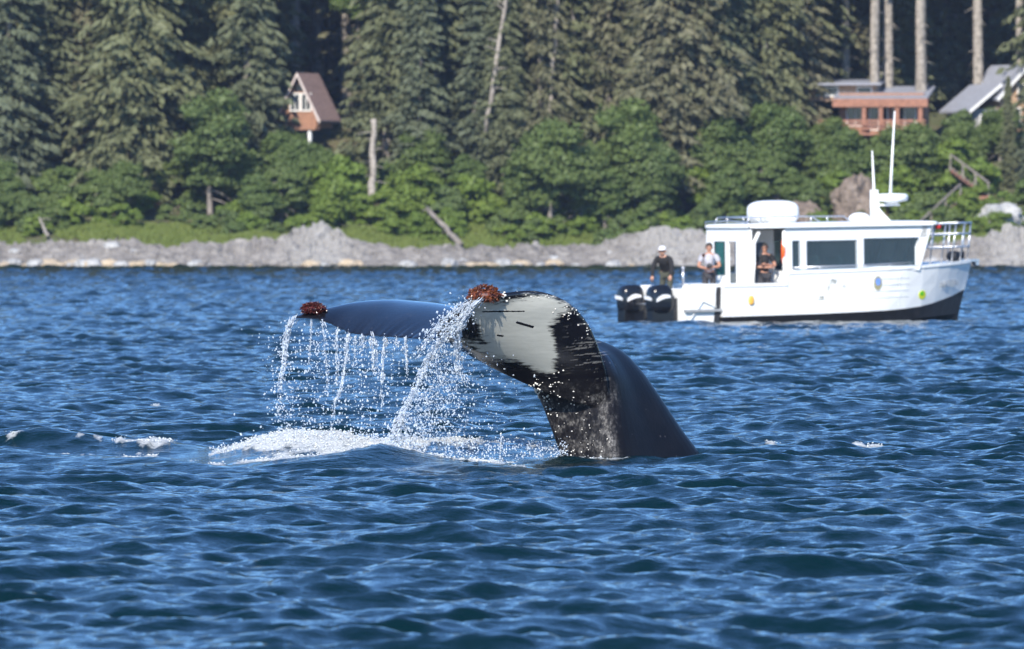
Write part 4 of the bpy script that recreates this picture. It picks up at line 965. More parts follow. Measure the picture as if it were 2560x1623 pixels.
# bedrock ledge along the waterline
PXM = F / 650
def rock_top(px):       # height of the rock skyline in metres, read along the shore
    xs = [-200, 0, 150, 300, 420, 560, 650, 700, 760, 800, 840, 900, 1000, 1200, 1400, 1500, 1560, 1620, 1680, 1730, 1800, 2400, 2480, 2560, 2800]
    hs = [1.7, 1.7, 1.8, 1.9, 1.6, 1.7, 1.9, 2.2, 2.6, 3.1, 2.6, 1.7, 1.4, 1.4, 1.4, 1.7, 2.2, 2.7, 2.9, 2.5, 2.0, 1.8, 2.4, 2.8, 2.6]
    return np.interp(px, xs, hs)
def build_ledge():
    xs = np.arange(-60, 60.01, .14); vs = np.linspace(0, 1, 46)
    X, Vv = np.meshgrid(xs, vs)
    px = X / 650 * F + CX; H = rock_top(px)
    prof = np.interp(Vv, [0, .06, .3, .55, .8, 1.0], [-.8, .0, .36, .66, 1.0, .85])
    D = np.interp(Vv, [0, .06, .3, .55, .8, 1.0], [-1.0, 0, 1.4, 3.0, 5.0, 8.0])
    rid = np.abs(fbm2(X * .55 + D * .5 + 7, D * .9 + 3, 61, 5) - .5) * 2; rid2 = fbm2(X * 1.9 + 3, Vv * 9 + 8 + X * .7, 62, 5) - .5; rid3 = fbm2(X * 6 + 3, Vv * 28 + 8, 63, 3) - .5
    st = np.floor(prof * 6 + rid * 2.2) / 6
    Z = np.where(prof < 0, prof, (.55 * prof + .45 * st) * H * (.80 + .5 * rid) + (rid2 * .55 + rid3 * .25) * np.clip(prof * 5, 0, 1))
    Y = shoreY(X) + D + rid2 * 1.3 + rid3 * .35 - .3
    idx = np.arange(X.size).reshape(X.shape)
    f = np.stack([idx[:-1, :-1], idx[:-1, 1:], idx[1:, 1:], idx[1:, :-1]], -1).reshape(-1, 4)
    me = mesh_np('shore_rock', np.stack([X, Y, Z], -1).reshape(-1, 3), f, smooth=False)
    pale = np.exp(-((px - 800) / 90) ** 2) + np.exp(-((px - 1690) / 110) ** 2) + np.exp(-((px - 2520) / 60) ** 2)
    at = me.attributes.new('pale', 'FLOAT', 'POINT'); at.data.foreach_set('value', np.clip(pale*.75, 0, 1).astype(np.float32).ravel())
    m = rock_grey.copy(); m.name = 'bedrock'; n = m.node_tree.nodes; l = m.node_tree.links; b = n['Principled BSDF']
    src = b.inputs['Base Color'].links[0].from_socket; a = n.new('ShaderNodeAttribute'); a.attribute_name = 'pale'
    l.new(mixc(n, l, a.outputs['Fac'], src, (0.27, 0.26, 0.245)), b.inputs['Base Color'])
    o = obj('shore_rock', me, m); tag(o, 'grey bedrock ledge along the waterline', 'rock', kind='structure')
build_ledge()
def boulder_mesh(seed, flat=.6):
    bm = bmesh.new(); bmesh.ops.create_icosphere(bm, subdivisions=2, radius=1)
    for v in bm.verts:
        k = 1 + .35 * mnoise.noise(v.co * 1.1 + Vector((seed*9., 0, 0))) + .12 * mnoise.noise(v.co * 3 + Vector((seed*5., 1, 0)))
        v.co = Vector((v.co.x * k * 1.25, v.co.y * k, v.co.z * k * flat))
    me = bpy.data.meshes.new('boulder'); bm.to_mesh(me); bm.free(); return me
bms = [(boulder_mesh(i, .5 + .06 * i), m_) for i, m_ in enumerate((rock_grey, rock_grey, rock_tan, rock_tan, rock_pale, rock_pale, rock_grey))]
for me, m_ in bms: me.materials.append(m_)
rb = random.Random(5)
kinds = {'boulder_tan': ('weathered tan boulder on the waterline', 'tan boulders at the foot of the ledge'), 'boulder_grey': ('grey boulder lying on the shore ledge', 'grey boulders along the shore'), 'boulder_pale': ('pale grey boulder lying on the shore ledge', 'pale boulders along the shore')}
def put_boulder(i, x, y, z, s):
    me, m_ = bms[i]; k = 'tan' if m_ is rock_tan else ('pale' if m_ is rock_pale else 'grey')
    o = obj('boulder', me); o.location = (x, y, z); o.scale = (s, s, s); o.rotation_euler = (0, 0, rb.uniform(0, 6.28))
    lab, grp = kinds['boulder_' + k]; tag(o, lab, 'boulder', grp)
tan_zones = [(40, 70), (100, 25), (200, 40), (265, 25), (320, 50), (360, 20), (450, 30), (770, 90), (1160, 50), (1260, 60), (1360, 70), (1450, 60), (1530, 40)]
for k in range(70):
    c, w = rb.choice(tan_zones); px = rb.gauss(c, w); y = float(shoreY(px_x := wx(px, 649))) + rb.uniform(-.9, .3)
    s = rb.uniform(.22, .62); put_boulder(rb.choice((2, 3, 2, 3, 5)), wx(px, 649), y, s * .25, s)
for k in range(70):
    px = rb.uniform(-40, 2600); d = rb.uniform(-.5, 4.5); x = wx(px, 650); y = float(shoreY(x)) + d
    s = rb.uniform(.2, .65); H = float(rock_top(px)); put_boulder(rb.choice((0, 1, 4, 5, 6)), x, y, max(.05, d / 5 * H * .8), s)

# ---- foliage
def leaf_mat(name, cols, rough=.6, transl=.25):
    m, n, l, b = M(name); setp(b, rough=rough, spec=.25)
    oi = n.new('ShaderNodeObjectInfo'); t = tex(n, l, 'noise', .9, 3)
    a = ramp(n, l, oi.outputs['Random'], [(0, cols[0]), (.5, cols[1]), (1, cols[2])])
    c = mixc(n, l, t.outputs['Fac'], a.outputs[0], cols[3]); l.new(c, b.inputs['Base Color'])
    tr = n.new('ShaderNodeBsdfTranslucent'); l.new(c, tr.inputs[0]); mx = n.new('ShaderNodeMixShader'); mx.inputs[0].default_value = transl
    l.new(b.outputs[0], mx.inputs[1]); l.new(tr.outputs[0], mx.inputs[2]); l.new(mx.outputs[0], n['Material Output'].inputs['Surface']); return m
spruce_leaf = leaf_mat('spruce_needles', [(.130, .155, .110), (.180, .185, .090), (.205, .175, .120), (.125, .145, .075)])
alder_leaf = leaf_mat('alder_leaves', [(.115, .165, .050), (.155, .20, .055), (.13, .17, .06), (.10, .15, .045)], .5, .35)
lime_leaf = leaf_mat('young_leaves', [(.17, .245, .045), (.21, .27, .05), (.16, .22, .045), (.13, .20, .04)], .5, .4)
bark = plain('grey_bark', (.20, .175, .15), .9, .4, 3, .6)
bark_pale = plain('pale_bark', (.26, .23, .195), .9, .5, 3.5, .9)
bark_brown = plain('brown_bark', (.13, .09, .06), .9, .4, 3, .6)
def quads_mesh(name, C, U, W):
    """leaf quads: centre, half length vector, half width vector"""
    v = np.stack([C - U - W * .5, C - U * .2 + W, C + U, C - U * .2 - W], 1).reshape(-1, 3)
    f = np.arange(len(C) * 4).reshape(-1, 4); return mesh_np(name, v, f, smooth=False)
def spruce_crown(seed, h, base, rad, dens=1.0, droop=.55, sparse=0.0):
    r = np.random.default_rng(seed); C, U, W = [], [], []
    z = base
    while z < h - .2:
        f = (z - base) / (h - base); L0 = rad * (1 - f) ** .75 * (1 if f > .08 else .55 + f * 5) + .25
        n = max(3, int(r.poisson(4.6 * dens)))
        for k in range(n):
            if r.random() < sparse: continue
            a = r.uniform(0, 2 * np.pi); L = L0 * r.uniform(.45, 1.1) * (.62 + .75 * (.5 + .5 * mnoise.noise(Vector((math.cos(a) * 1.3, math.sin(a) * 1.3 + seed, z * .33))))); d = np.array([math.cos(a), math.sin(a), 0.]); sd = np.array([-d[1], d[0], 0.])
            m = int(6 + 9 * L); t = r.uniform(.12, 1, m) ** .8
            drop = -droop * L * t ** 1.6 * .55 + .12 * L * t; spread = (.12 + .30 * L * (1 - t) * t * 2.2)
            off = r.normal(size=m) * spread * .8
            p = d[None] * (t * L)[:, None] + sd[None] * off[:, None]; p[:, 2] += z + drop - np.abs(off) * .25 - r.random(m) * .16
            dirv = d[None] * .65 + sd[None] * np.sign(off)[:, None] * .55 + r.normal(size=(m, 3)) * .25; dirv[:, 2] -= .55
            dirv /= np.linalg.norm(dirv, axis=1)[:, None]
            sz = r.uniform(.20, .44, m); nrm = np.cross(dirv, r.normal(size=(m, 3))); nrm /= np.linalg.norm(nrm, axis=1)[:, None]
            C.append(p); U.append(dirv * sz[:, None]); W.append(nrm * (sz * r.uniform(.28, .5, m))[:, None])
        z += r.uniform(.16, .30)
    return np.concatenate(C), np.concatenate(U), np.concatenate(W)
def trunk_mb(h, r0, lean=0.0, seed=0, r1=.04, limbs=0, base=0, limb_len=1.2):
    rr = random.Random(seed); mb = MB(); path = []
    for k in range(9):
        t = k / 8; path.append(Vector((lean * h * t + .12 * math.sin(t * 5 + seed), .1 * math.sin(t * 4 + seed * 2), h * t - (.6 if k == 0 else 0))))
    mb.tube(path, [r0 * (1 - t) ** .8 * (1.25 if t == 0 else 1) + r1 for t in [k / 8 for k in range(9)]], 8)
    for k in range(limbs):
        z = base + (h - base) * rr.random() * .95; t = z / h; a = rr.uniform(0, 6.28); L = limb_len * rr.uniform(.4, 1.1) * (1 - .5 * t)
        p = Vector((lean * h * t + .12 * math.sin(t * 5 + seed), .1 * math.sin(t * 4 + seed * 2), z)); d = Vector((math.cos(a), math.sin(a), rr.uniform(-.5, .15)))
        mb.tube([p, p + d * L * .5 + Vector((0, 0, -.05)), p + d * L + Vector((0, 0, -.25 * L))], [.05, .035, .012], 4)
    return mb
def leafy_crown(seed, rx, ry, rz, zc, n, size=.20, lumps=16):
    """broadleaf crown: leaves spread over many overlapping clumps"""
    r = np.random.default_rng(seed); C, Nn = [], []
    cs = []
    for k in range(lumps):
        u = r.normal(size=3); u /= np.linalg.norm(u); q = r.uniform(.35, .80); cs.append((u * q * np.array([rx, ry, rz]), r.uniform(.22, .46) * min(rx, rz)))
    per = n // lumps
    for c, rad in cs:
        u = r.normal(size=(per, 3)); u /= np.linalg.norm(u, axis=1)[:, None]; u[:, 2] = np.abs(u[:, 2]) * .8 + u[:, 2] * .2
        p = c + u * rad * (r.uniform(.35, 1.25, per) ** .6)[:, None] * np.array([1, 1, .85]); C.append(p); Nn.append(u)
    C = np.concatenate(C); C[:, 2] += zc; Nn = np.concatenate(Nn) + r.normal(size=(len(C), 3)) * .55
    T = np.cross(Nn, r.normal(size=(len(C), 3))); T /= np.linalg.norm(T, axis=1)[:, None]; B = np.cross(Nn, T); B /= np.linalg.norm(B, axis=1)[:, None]
    s = r.uniform(.6, 1.3, len(C)) * size
    return C, T * s[:, None], B * (s * .75)[:, None]
def proto(name, label, cat, group, trunk, tmat, crown, cmat):
    t = empty(name); tag(t, label, cat, group)
    trunk.build('trunk', tmat, t, smooth=True)
    obj('crown', quads_mesh('crown', *crown), cmat, t); return t
PROTO = {}
G_SPR, G_ALD, G_BUSH, G_TALL = 'spruces of the shore forest', 'broadleaf trees along the shore', 'bushes on the bank', 'tall bare trunked spruces'
for i, (h, b0, rd, dn, dr, spz) in enumerate(((33, .6, 4.2, 1.0, .8, 0), (30, .4, 3.7, 1.15, .65, .05), (36, 1.0, 4.8, 1.0, .95, .05), (27, .2, 3.3, 1.2, .55, 0))):
    PROTO['spruce%d' % i] = proto('spruce_tree', 'dense olive green spruce in the shore forest', 'tree', G_SPR, trunk_mb(h, .32, 0, i, limbs=20, base=1), bark, spruce_crown(100 + i, h, b0, rd, dn, dr, spz), spruce_leaf)
for i, (h, b0, rd) in enumerate(((32, 15, 3.6), (30, 12, 3.2))):
    PROTO['tall%d' % i] = proto('tall_spruce_tree', 'tall spruce with a bare pale trunk and high crown', 'tree', G_TALL, trunk_mb(h, .40, 0, 7 + i, limbs=26, base=4, limb_len=1.6), bark_pale, spruce_crown(120 + i, h, b0, rd, 1.0, .7, .1), spruce_leaf)
for i, (rx, rz, zc, h) in enumerate(((2.2, 3.6, 4.4, 6), (2.6, 3.0, 3.6, 5), (1.8, 2.6, 3.0, 4))):
    PROTO['alder%d' % i] = proto('alder_tree', 'rounded green alder at the forest edge', 'tree', G_ALD, trunk_mb(h, .14, .02, 20 + i, limbs=12, base=1.0, limb_len=1.6), bark, leafy_crown(140 + i, rx, rx, rz, zc, 15000, .125, 70), alder_leaf)
for i, (rx, rz, zc) in enumerate(((1.5, 1.1, .8), (1.2, 1.5, 1.1), (1.9, .9, .6))):
    PROTO['bush%d' % i] = proto('bush', 'leafy green bush on the bank', 'bush', G_BUSH, trunk_mb(rz * 1.3, .05, .05, 30 + i, r1=.02, limbs=8, base=.2, limb_len=1.0), bark_brown, leafy_crown(160 + i, rx, rx * .8, rz, zc, 4200, .105, 24), alder_leaf)
    PROTO['lime%d' % i] = proto('bush', 'bright yellow green bush on the bank', 'bush', 'bright bushes on the bank', trunk_mb(rz * 1.3, .05, .05, 40 + i, r1=.02, limbs=8, base=.2, limb_len=1.0), bark_brown, leafy_crown(180 + i, rx, rx * .8, rz, zc, 4200, .105, 24), lime_leaf)
USED = set(); FIRST = []; ALL = []
rt = random.Random(9)
def plant(kind, px, Y, s=1.0, sz=None, label=None, group=None, dz=0.0, tilt=0.0):
    p = PROTO[kind]
    o = p if kind not in USED else copy_tree(p)
    if kind not in USED: FIRST.append(o)
    USED.add(kind)
    x = wx(px, Y); o.location = (x, Y, gz(x, Y) - .25 + dz); o.rotation_euler = (0, tilt, rt.uniform(0, 6.28) if not tilt else 0); o.scale = (s, s, sz or s)
    if label: o['label'] = label
    if label and not group and 'group' in o: del o['group']
    if group: o['group'] = group
    ALL.append((o, kind, px, Y)); return o
# front line of the forest
L = lambda *a: None
for (px, Y, s, k) in ((-70, 668, 1.0, 0), (20, 667, 1.0, 1), (120, 671, 1.02, 3), (215, 673, 1.0, 0), (330, 667, 1.15, 2), (455, 675, 1.05, 1), (560, 676, 1.0, 0), (622, 671, 1.05, 3), (655, 684, 1.0, 1),
                      (968, 676, 1.0, 1), (1020, 682, 1.05, 0), (1090, 677, .95, 3), (1150, 683, 1.0, 2), (1230, 688, 1.1, 1), (1300, 680, .95, 0), (1390, 684, 1.0, 3), (1470, 681, 1.0, 2), (1560, 684, 1.05, 1),
                      (1630, 679, 1.0, 0), (1710, 670, 1.12, 2), (1790, 678, 1.0, 3), (1870, 680, 1.0, 1), (1950, 684, 1.05, 0), (2040, 690, 1.0, 3), (70, 676, .95, 2), (270, 678, .9, 1), (390, 670, .8, 3), (510, 681, 1.0, 2), (1050, 672, .7, 1), (1190, 674, .75, 3), (1260, 673, .6, 0), (1350, 675, .8, 2), (1430, 676, .9, 1), (1520, 676, .8, 0), (1600, 672, .75, 3), (1660, 668, .9, 1), (1760, 671, .85, 0), (1830, 674, .8, 3), (1910, 677, .8, 2), (2000, 682, .8, 1), (2520, 672, .30, 3), (2585, 670, .36, 1), (2640, 680, 1.0, 0)):
    plant('spruce%d' % k, px, Y, s)
# behind: fills the slope, leaving a dark gap
rr_ = random.Random(21)
for row, (Y, n) in enumerate(((694, 30), (704, 26), (716, 24), (730, 22), (746, 20))):
    for k in range(n):
        px = -160 + 2880 * (k + rr_.uniform(.1, .9)) / n
        if Y < 712 and (690 < px < 905): continue
        if Y < 708 and (2040 < px < 2660): continue
        plant('spruce%d' % rr_.randrange(4), px, Y + rr_.uniform(-3, 3), rr_.uniform(.95, 1.25))
# trees with bare trunks over the houses and over the dark gap
for (px, Y, k, s) in ((2190, 681, 0, 1.0), (2216, 683, 1, 1.05), (2303, 681, 0, 1.1), (2442, 684, 1, 1.0), (2548, 683, 0, .9), (2110, 690, 1, .85), (1975, 690, 0, .8), (2380, 700, 0, 1.1), (2490, 702, 1, 1.1), (2260, 704, 1, 1.1), (2330, 710, 0, 1.0),
                      (735, 690, 1, 1.0), (800, 697, 0, 1.05), (865, 692, 1, 1.0), (830, 706, 1, 1.1), (770, 704, 0, 1.1)):
    plant('tall%d' % k, px, Y, s)
for (px, Y, k, s) in ((2250, 693, 1, .8), (2150, 695, 3, .9), (2360, 696, 0, .8), (2480, 697, 2, .8), (2420, 706, 3, 1.0), (2270, 712, 0, 1.0), (2085, 694, 2, .9), (2570, 694, 1, .9)): plant('spruce%d' % k, px, Y, s)
# broadleaf
ALD = ((528, 664, 1.25, 0), (590, 666, 1.0, 2), (480, 667, .8, 1), (700, 662, .95, 2), (745, 667, .9, 2), (650, 661, .8, 2), (1380, 661, 1.28, 1), (1310, 663, 1.05, 2), (1450, 662, 1.0, 1), (1560, 664, 1.2, 0), (1630, 663, 1.0, 1), (1510, 662, .9, 2), 
       (1060, 671, .8, 1), (1170, 669, .8, 2), (20, 661, .9, 2), (-30, 662, .9, 1), (310, 661, .7, 1), (1800, 668, 1.0, 1), (1870, 669, 1.0, 2), (1940, 672, 1.1, 1), (2020, 673, .9, 2), (2110, 671, .9, 1), (2190, 671, 1.0, 2), (2270, 671, .95, 1), (2340, 672, .85, 2), (2410, 673, .75, 1), (2075, 676, .75, 1), (2035, 677, .7, 2), (2130, 676, .45, 2), (2400, 678, .75, 2), (2500, 677, .7, 1), (2455, 678, .6, 2), (718, 668, .9, 1), (785, 668, .95, 2), (1820, 663, .8, 2), (1905, 664, .9, 2), (1990, 664, .7, 2))
for (px, Y, s, k) in ALD: plant('alder%d' % k, px, Y, s)
plant('alder0', 893, 688, 1.0, label='pale green broadleaf tree beside the dark gap in the forest', dz=8.0 - 2)
rb2 = random.Random(4)
for k in range(150):
    px = rb2.uniform(-40, 2600); Y = rb2.uniform(657.5, 667)
    kind = 'lime' if (780 < px < 1250 or 2380 < px < 2480 or rb2.random() < .35) else 'bush'
    if 1750 < px < 2330 and rb2.random() < .4: continue
    plant(kind + str(rb2.randrange(3)), px, Y, rb2.uniform(.6, 1.0) + (Y - 657) * .05)
for (px, Y, s, k) in ((800, 664, 1.6, 'lime0'), (850, 666, 2.0, 'lime1'), (915, 667, 1.8, 'lime0'), (960, 664, 1.6, 'lime2'), (1040, 665, 1.8, 'lime1'), (1090, 664, 1.5, 'lime0'), (1180, 664, 1.6, 'lime1'), (1225, 662, 1.3, 'lime0'), (2380, 671, 1.8, 'lime1'), (2435, 669, 1.7, 'lime0'), (2300, 673, 1.6, 'lime1'), (1880, 674, 1.6, 'lime1'), (1760, 667, 1.5, 'lime1'), (300, 659, 1.2, 'lime2'), (180, 660, 1.3, 'lime0'), (830, 663, 1.5, 'lime1'), (870, 665, 1.4, 'lime0'), (1010, 664, 1.2, 'lime1'), (1120, 662, 1.3, 'bush1'), (970, 668, 1.4, 'bush1'), (2420, 674, 1.4, 'lime1'), (2370, 676, 1.4, 'lime0'), (2460, 664, 1.4, 'lime2'), (2090, 668, 1.5, 'bush1'), (2240, 668, 1.6, 'lime1'), (2150, 670, 1.5, 'bush0')):
    plant(k, px, Y, s)
# leaning and broken trunks
def bare_trunk(p0, p1, r0, r1, mat, label, name='dead_tree', cat='tree', limbs=10, seed=1):
    t = empty(name, p0); tag(t, label, cat); rr = random.Random(seed); d = Vector(p1) - Vector(p0); n = 10; path = []
    for k in range(n + 1):
        f = k / n; path.append(d * f + Vector((rr.uniform(-.08, .08), rr.uniform(-.05, .05), 0)) * (1 if 0 < k < n else 0))
    MB().tube(path, [(r0 + (r1 - r0) * k / n) * rr.uniform(.85, 1.12) for k in range(n + 1)], 8).build('trunk', mat, t, smooth=True)
    for k in range(limbs):
        f = rr.uniform(.15, .95); q = d * f; a = rr.uniform(0, 6.28); v = Vector((math.cos(a), math.sin(a) * .6, rr.uniform(-.2, .5))) * rr.uniform(.4, 1.3)
        MB().tube([q, q + v * .5, q + v + Vector((0, 0, -.12))], [.05, .035, .015], 5).build('limb', mat, t)
bare_trunk(P(1215, 330, 672), P(1272, -60, 672), .17, .15, bark_pale, 'pale bare trunk leaning to one side among the spruces', seed=2)
bare_trunk(P(1375, 300, 674), P(1395, -60, 674), .15, .16, bark_pale, 'straight pale bare trunk rising above the big alders', seed=3)
bare_trunk(P(930, 500, 664), P(934, 300, 666), .26, .20, bark_pale, 'thick pale broken trunk beside the dark gap', seed=4)
bare_trunk(P(1150, 612, 655), P(1068, 520, 660), .24, .14, bark, 'weathered grey log lying aslant on the grassy bank', 'fallen_log', 'log', 3, 5)
bare_trunk(P(120, 590, 655), P(98, 545, 657), .14, .06, bark_pale, 'short pale driftwood stump on the bank below the spruces', 'driftwood_stump', 'driftwood', 3, 6)
# grass strip: stuff
def build_grass():
    r = np.random.default_rng(77); n = 26000
    px = r.uniform(-60, 2620, n); x = wx(px, 655); d = r.uniform(6.0, 13.5, n) + (fbm2(x / 3, x * 0 + 2, 71, 3) - .5) * 3; y = shoreY(x) + d; z = ground_z(x, y) + .05
    keep = fbm2(x / 2.5 + 9, y / 2.5, 72, 3) > .38; x, y, z = x[keep], y[keep], z[keep]; n = len(x)
    h = r.uniform(.18, .5, n); U = np.stack([r.normal(size=n) * .10, r.normal(size=n) * .05, h * .5], 1); W = np.stack([r.uniform(.04, .09, n), r.normal(size=n) * .02, np.zeros(n)], 1)
    gm = leaf_mat('shore_grass', [(.17, .20, .05), (.17, .20, .05), (.17, .20, .05), (.12, .17, .035)], .7, .35)
    o = obj('grass', quads_mesh('grass', np.stack([x, y, z], 1) + U, U, W), gm); tag(o, 'yellow green grass strip above the shore rock', 'grass', kind='stuff')
build_grass()
# brown rock bluff behind the boat
def bluff(px, py, Y, w, h, mat, label, seed):
    bm = bmesh.new(); bmesh.ops.create_icosphere(bm, subdivisions=4, radius=1)
    for v in bm.verts:
        k = 1 + .4 * mnoise.noise(v.co * 1.5 + Vector((seed, 0, 0))) + .18 * mnoise.noise(v.co * 5 + Vector((seed, 2, 0)))
        v.co = Vector((v.co.x * k * w, v.co.y * k * w * .8, v.co.z * k * h))
    me = bpy.data.meshes.new('rock_bluff'); bm.to_mesh(me); bm.free(); o = obj('rock_bluff', me, mat); o.location = P(px, py, Y); tag(o, label, 'rock')
bluff(2135, 530, 662, 1.7, 2.4, rock_brown, 'brown rock bluff under the bushes behind the boat', 3)
bluff(2010, 560, 661, 1.4, 1.4, rock_brown, 'low brown rock outcrop left of the taller bluff behind the boat', 8)
bluff(2500, 545, 660, 1.6, 1.0, rock_pale, 'pale rock outcrop below the wooden stairs', 5)

# ---- houses
cedar = plain('cedar_siding', (.27, .14, .085), .8, .25, 4, .3)
shingle = plain('brown_shingles', (.20, .13, .11), .85, .3, 5, .4)
grey_roof = plain('grey_metal_roof', (.26, .27, .31), .55, .12, 3)
trimw = plain('white_trim', (.74, .73, .70), .6, .08, 5)
tanw = plain('tan_siding', (.42, .28, .18), .8, .15, 4, .2)
greyw = plain('grey_shingle_wall', (.27, .27, .27), .85, .2, 5, .4)
hglass, _n, _l, _b = M('house_window_glass'); setp(_b, col=(.02, .025, .03), rough=.06)
_l.new(ramp(_n, _l, tex(_n, _l, 'noise', 1.2, 2).outputs['Fac'], [(.3, (.012, .016, .02)), (.7, (.05, .06, .065))]).outputs[0], _b.inputs['Base Color'])
redwood = plain('redwood_deck', (.27, .125, .08), .8, .25, 4, .3)
def hwindow(parent, x0, x1, z0, z1, y, mull=1, name='window'):
    """window in a wall facing -y: frame stands proud, pane set back"""
    t = .09; mb = MB()
    for (a, b, c, d) in ((x0 - t, x1 + t, z0 - t, z0), (x0 - t, x1 + t, z1, z1 + t), (x0 - t, x0, z0, z1), (x1, x1 + t, z0, z1)): mb.box(a, b, y - .06, y - .002, c, d)
    for k in range(mull): xm = x0 + (x1 - x0) * (k + 1) / (mull + 1); mb.box(xm - .03, xm + .03, y - .05, y - .002, z0, z1)
    f = mb.build(name, trimw, parent); g = MB(); g.box(x0, x1, y - .030, y - .004, z0, z1); g.build('pane', hglass, f)
def house_cedar():
    o = P(752, 352, 672); h = empty('gabled_house', (o.x, o.y, o.z), R(-26)); tag(h, 'narrow cedar house with steep gable and white windows beside the dark gap', 'house')
    # local: gable faces -y
    W, D, H0, H1 = 1.25, 2.4, 2.35, 4.75
    mb = MB(); mb.prism([(-W, 0, .9), (W, 0, .9), (W, 0, H0), (0, 0, H1 - .25), (-W, 0, H0)], (0, D, 0)); mb.build('wall', cedar, h)
    roof = MB()
    for s in (-1, 1): roof.prism([(s * (W + .55), -.55, H0 - .95), (0, -.55, H1), (0, -.55, H1 - .16), (s * (W + .50), -.55, H0 - 1.12)], (0, D + .9, 0))
    ro = roof.build('roof', shingle, h)
    mb = MB()
    for s in (-1, 1): mb.prism([(s * (W + .58), -.62, H0 - .98), (0, -.62, H1 + .03), (0, -.62, H1 - .24), (s * (W + .50), -.62, H0 - 1.18)], (0, .05, 0))
    mb.build('bargeboard', plain('pale_bargeboard', (.52, .44, .40), .7, .1), ro)
    hwindow(h, -.75, -.12, 2.15, 3.25, 0, 1); hwindow(h, .12, .75, 2.15, 3.25, 0, 1)
    mb = MB(); mb.prism([(-.5, -.03, 3.45), (.5, -.03, 3.45), (0, -.03, 4.2)], (0, .02, 0)); mb.build('gable_window', hglass, h)
    mb = MB(); mb.box(-W - .25, W + .25, -.7, .0, .75, .95); mb.build('balcony', cedar, h)
    for x in (-W, .95): 
        mb = MB(); mb.box(x - .10, x + .11, -.55, -.34, -2.2, .75); mb.build('post', trimw, h)
house_cedar()
def house_lodge():
    o = P(2200, 330, 679); h = empty('cedar_lodge', (o.x, o.y, o.z), R(-8)); tag(h, 'low cedar lodge with grey roof and red deck between bare trunks', 'house')
    mb = MB(); mb.box(-2.9, 3.1, 0, 4, -.6, 2.75); mb.build('wall', cedar, h)
    mb = MB(); mb.prism([(-3.2, -1.5, 2.35), (-3.2, 4.4, 3.3), (-3.2, 4.4, 3.15), (-3.2, -1.5, 2.2)], (6.7, 0, 0)); ro = mb.build('roof', grey_roof, h)
    mb = MB(); mb.box(-3.22, 3.52, -1.56, -1.50, 1.75, 2.33); mb.build('fascia', redwood, ro)
    for x in (-1.0, .2, 1.35, 3.0):
        mb = MB(); mb.box(x - .14, x + .14, -1.45, -1.2, -.6, 2.15); mb.build('post', redwood, h)
    hwindow(h, -2.3, -1.2, .5, 1.7, 0, 1); hwindow(h, -.7, .5, .2, 1.75, 0, 1); hwindow(h, 1.0, 2.5, .1, 1.75, 0, 1)
    mb = MB(); mb.box(-4.2, 3.4, -2.0, 0, -.25, -.08); dk = mb.build('deck', redwood, h)
    for z in (.15, .42, .68):
        mb = MB(); mb.box(-4.2, 3.4, -2.02, -1.95, z, z + .16); mb.build('rail_board', redwood, dk)
    mb = MB(); mb.box(-5.6, -.4, 1.5, 5.5, 2.2, 3.42); mb.build('upper_wall', tanw, h)
    mb = MB(); mb.prism([(-6.0, .7, 3.45), (-6.0, 6, 3.8), (-6.0, 6, 3.68), (-6.0, .7, 3.33)], (6.0, 0, 0)); mb.build('upper_roof', grey_roof, h)
    hwindow(h, -1.75, -.8, 2.62, 3.15, 1.5, 0); hwindow(h, -4.6, -3.2, 2.62, 3.15, 1.5, 1)
house_lodge()
def house_grey():
    o = P(2552, 318, 680); h = empty('shingled_house', (o.x, o.y, o.z), R(24)); tag(h, 'grey roofed house with tan walls and white windows among the trunks', 'house')
    mb = MB(); mb.prism([(-1.6, 0, -1), (2.4, 0, -1), (2.4, 0, 2.4), (.4, 0, 4.2), (-1.6, 0, 2.4)], (0, 5, 0)); mb.build('wall', tanw, h)
    roof = MB()
    for s in (-1, 1): roof.prism([(.4 + s * 2.5, -.5, 2.0), (.4, -.5, 4.45), (.4, -.5, 4.27), (.4 + s * 2.45, -.5, 1.85)], (0, 6, 0))
    ro = roof.build('roof', grey_roof, h)
    mb = MB()
    for s in (-1, 1): mb.prism([(.4 + s * 2.55, -.56, 2.0), (.4, -.56, 4.5), (.4, -.56, 4.25), (.4 + s * 2.48, -.56, 1.80)], (0, .05, 0))
    mb.build('bargeboard', trimw, ro)
    mb = MB(); mb.box(-3.6, -1.62, .4, 4.6, -1, 1.3); mb.build('wing', greyw, h)
    mb = MB(); mb.prism([(-4.1, -.2, 1.15), (-1.63, -.2, 3.05), (-1.63, -.2, 2.9), (-4.1, -.2, 1.0)], (0, 5, 0)); wr = mb.build('wing_roof', grey_roof, h)
    mb = MB(); mb.prism([(-4.15, -.26, 1.2), (-1.63, -.26, 3.12), (-1.63, -.26, 2.88), (-4.15, -.26, .95)], (0, .05, 0)); mb.build('bargeboard', trimw, wr)
    hwindow(h, -.2, 1.0, 2.0, 3.0, 0, 1); hwindow(h, -1.1, -.1, .1, 1.3, 0, 1); hwindow(h, .5, 1.9, .1, 1.3, 0, 1); hwindow(h, -3.0, -2.2, .0, .8, .4, 0)
    mb = MB(); mb.box(-3.3, 2.5, -1.3, -.0, -.75, -.6); mb.build('deck', trimw, h)
house_grey()
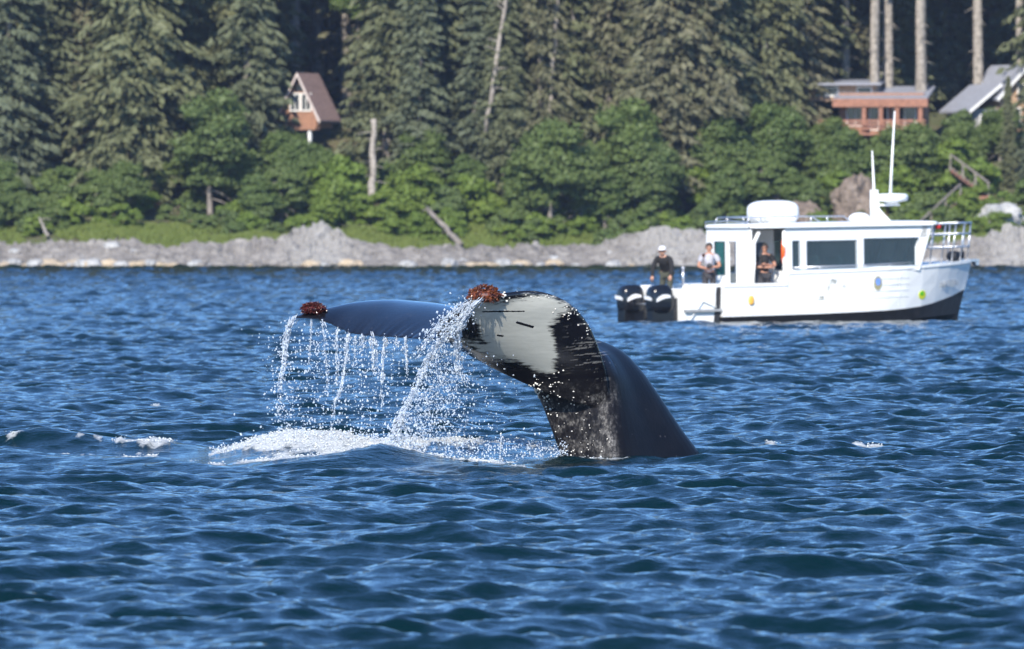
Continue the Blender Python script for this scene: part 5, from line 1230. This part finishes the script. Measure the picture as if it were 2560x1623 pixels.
# wooden stairs down to the shore
def stairs():
    a, b, c = P(2290, 598, 657), P(2400, 495, 664), P(2470, 490, 664); d = P(2375, 420, 669)
    t = empty('wooden_stairs', a); tag(t, 'weathered wooden stairs climbing the bank to the houses', 'stairs')
    def flight(p, q, w, n):
        p, q = p - a, q - a; dirv = q - p; sd = Vector((0, 1, 0)) * w
        for s in (-.5, .5):
            MB().prism([p + sd*s, q + sd*s, q + sd*s + Vector((0, 0, -.28)), p + sd*s + Vector((0, 0, -.28))], (0, .06, 0)).build('stringer', redwood, t)
            MB().tube([p + sd*s + Vector((0, 0, .95)), q + sd*s + Vector((0, 0, .95))], .06, 5).build('handrail', bark, t)
            for k in range(4):
                e = p.lerp(q, k / 3) + sd*s; MB().box(e.x - .05, e.x + .05, e.y - .05, e.y + .05, e.z - .2, e.z + .95).build('post', bark, t)
        for k in range(n):
            e = p.lerp(q, (k + .5) / n); MB().box(e.x - .18, e.x + .18, e.y - w/2, e.y + w/2, e.z - .02, e.z + .05).build('tread', bark, t)
    flight(a, b, 1.2, 12); flight(c, d, 1.2, 10)
    e = (b + c) / 2 - a; MB().box(e.x - 1.1, e.x + 1.1, e.y - .9, e.y + .9, e.z - .28, e.z + .05).build('landing', redwood, t)
stairs()

# labels by neighbourhood: which landmark each tree stands by
def zone(px):
    for lim, txt in ((420, 'beyond the pale driftwood stump'), (700, 'between driftwood stump and gabled house'), (905, 'around the gabled house and dark gap'), (1120, 'beside the thick broken trunk'), (1330, 'around the leaning pale trunk'),
                     (1600, 'behind the big round alders'), (1900, 'between the big alders and the cedar lodge'), (2330, 'around the cedar lodge'), (9999, 'around the grey roofed house')):
        if px < lim: return txt
for o, kind, px, Y in ALL:
    if 'gap in the forest' in o['label']: continue
    base = {'spruc': 'olive spruce', 'tall0': 'tall bare trunked spruce', 'tall1': 'tall bare trunked spruce', 'alder': 'round green alder', 'bush0': 'low green bush', 'bush1': 'upright green bush', 'bush2': 'wide green bush', 'lime0': 'low yellow green bush', 'lime1': 'upright yellow green bush', 'lime2': 'wide yellow green bush'}[kind[:5]]
    row = '' if not kind.startswith('spruce') else (' at the forest edge' if Y < 690 else ' up the slope')
    size = '' if not kind.startswith('alder') else {'0': 'tall ', '1': 'broad ', '2': 'small '}[kind[-1]]
    o['label'] = size + base + row + ' ' + zone(px)
    o['group'] = base + 's ' + zone(px)
# ------------------------------------------------------------------ thin sea air between the camera and the far shore
def build_haze():
    mb = MB(); mb.box(-1000, 1000, -340, 1150, -8, 190)
    m = bpy.data.materials.new('sea_haze'); m.use_nodes = True; n = m.node_tree.nodes; l = m.node_tree.links
    n.remove(n['Principled BSDF']); v = n.new('ShaderNodeVolumePrincipled'); v.inputs['Color'].default_value = (0.55, 0.70, 1.0, 1); v.inputs['Density'].default_value = 0.00006; v.inputs['Anisotropy'].default_value = 0.0
    l.new(v.outputs[0], n['Material Output'].inputs['Volume'])
    o = mb.build('haze', m); tag(o, 'thin blue sea haze over the water', 'haze', kind='stuff')
build_haze()
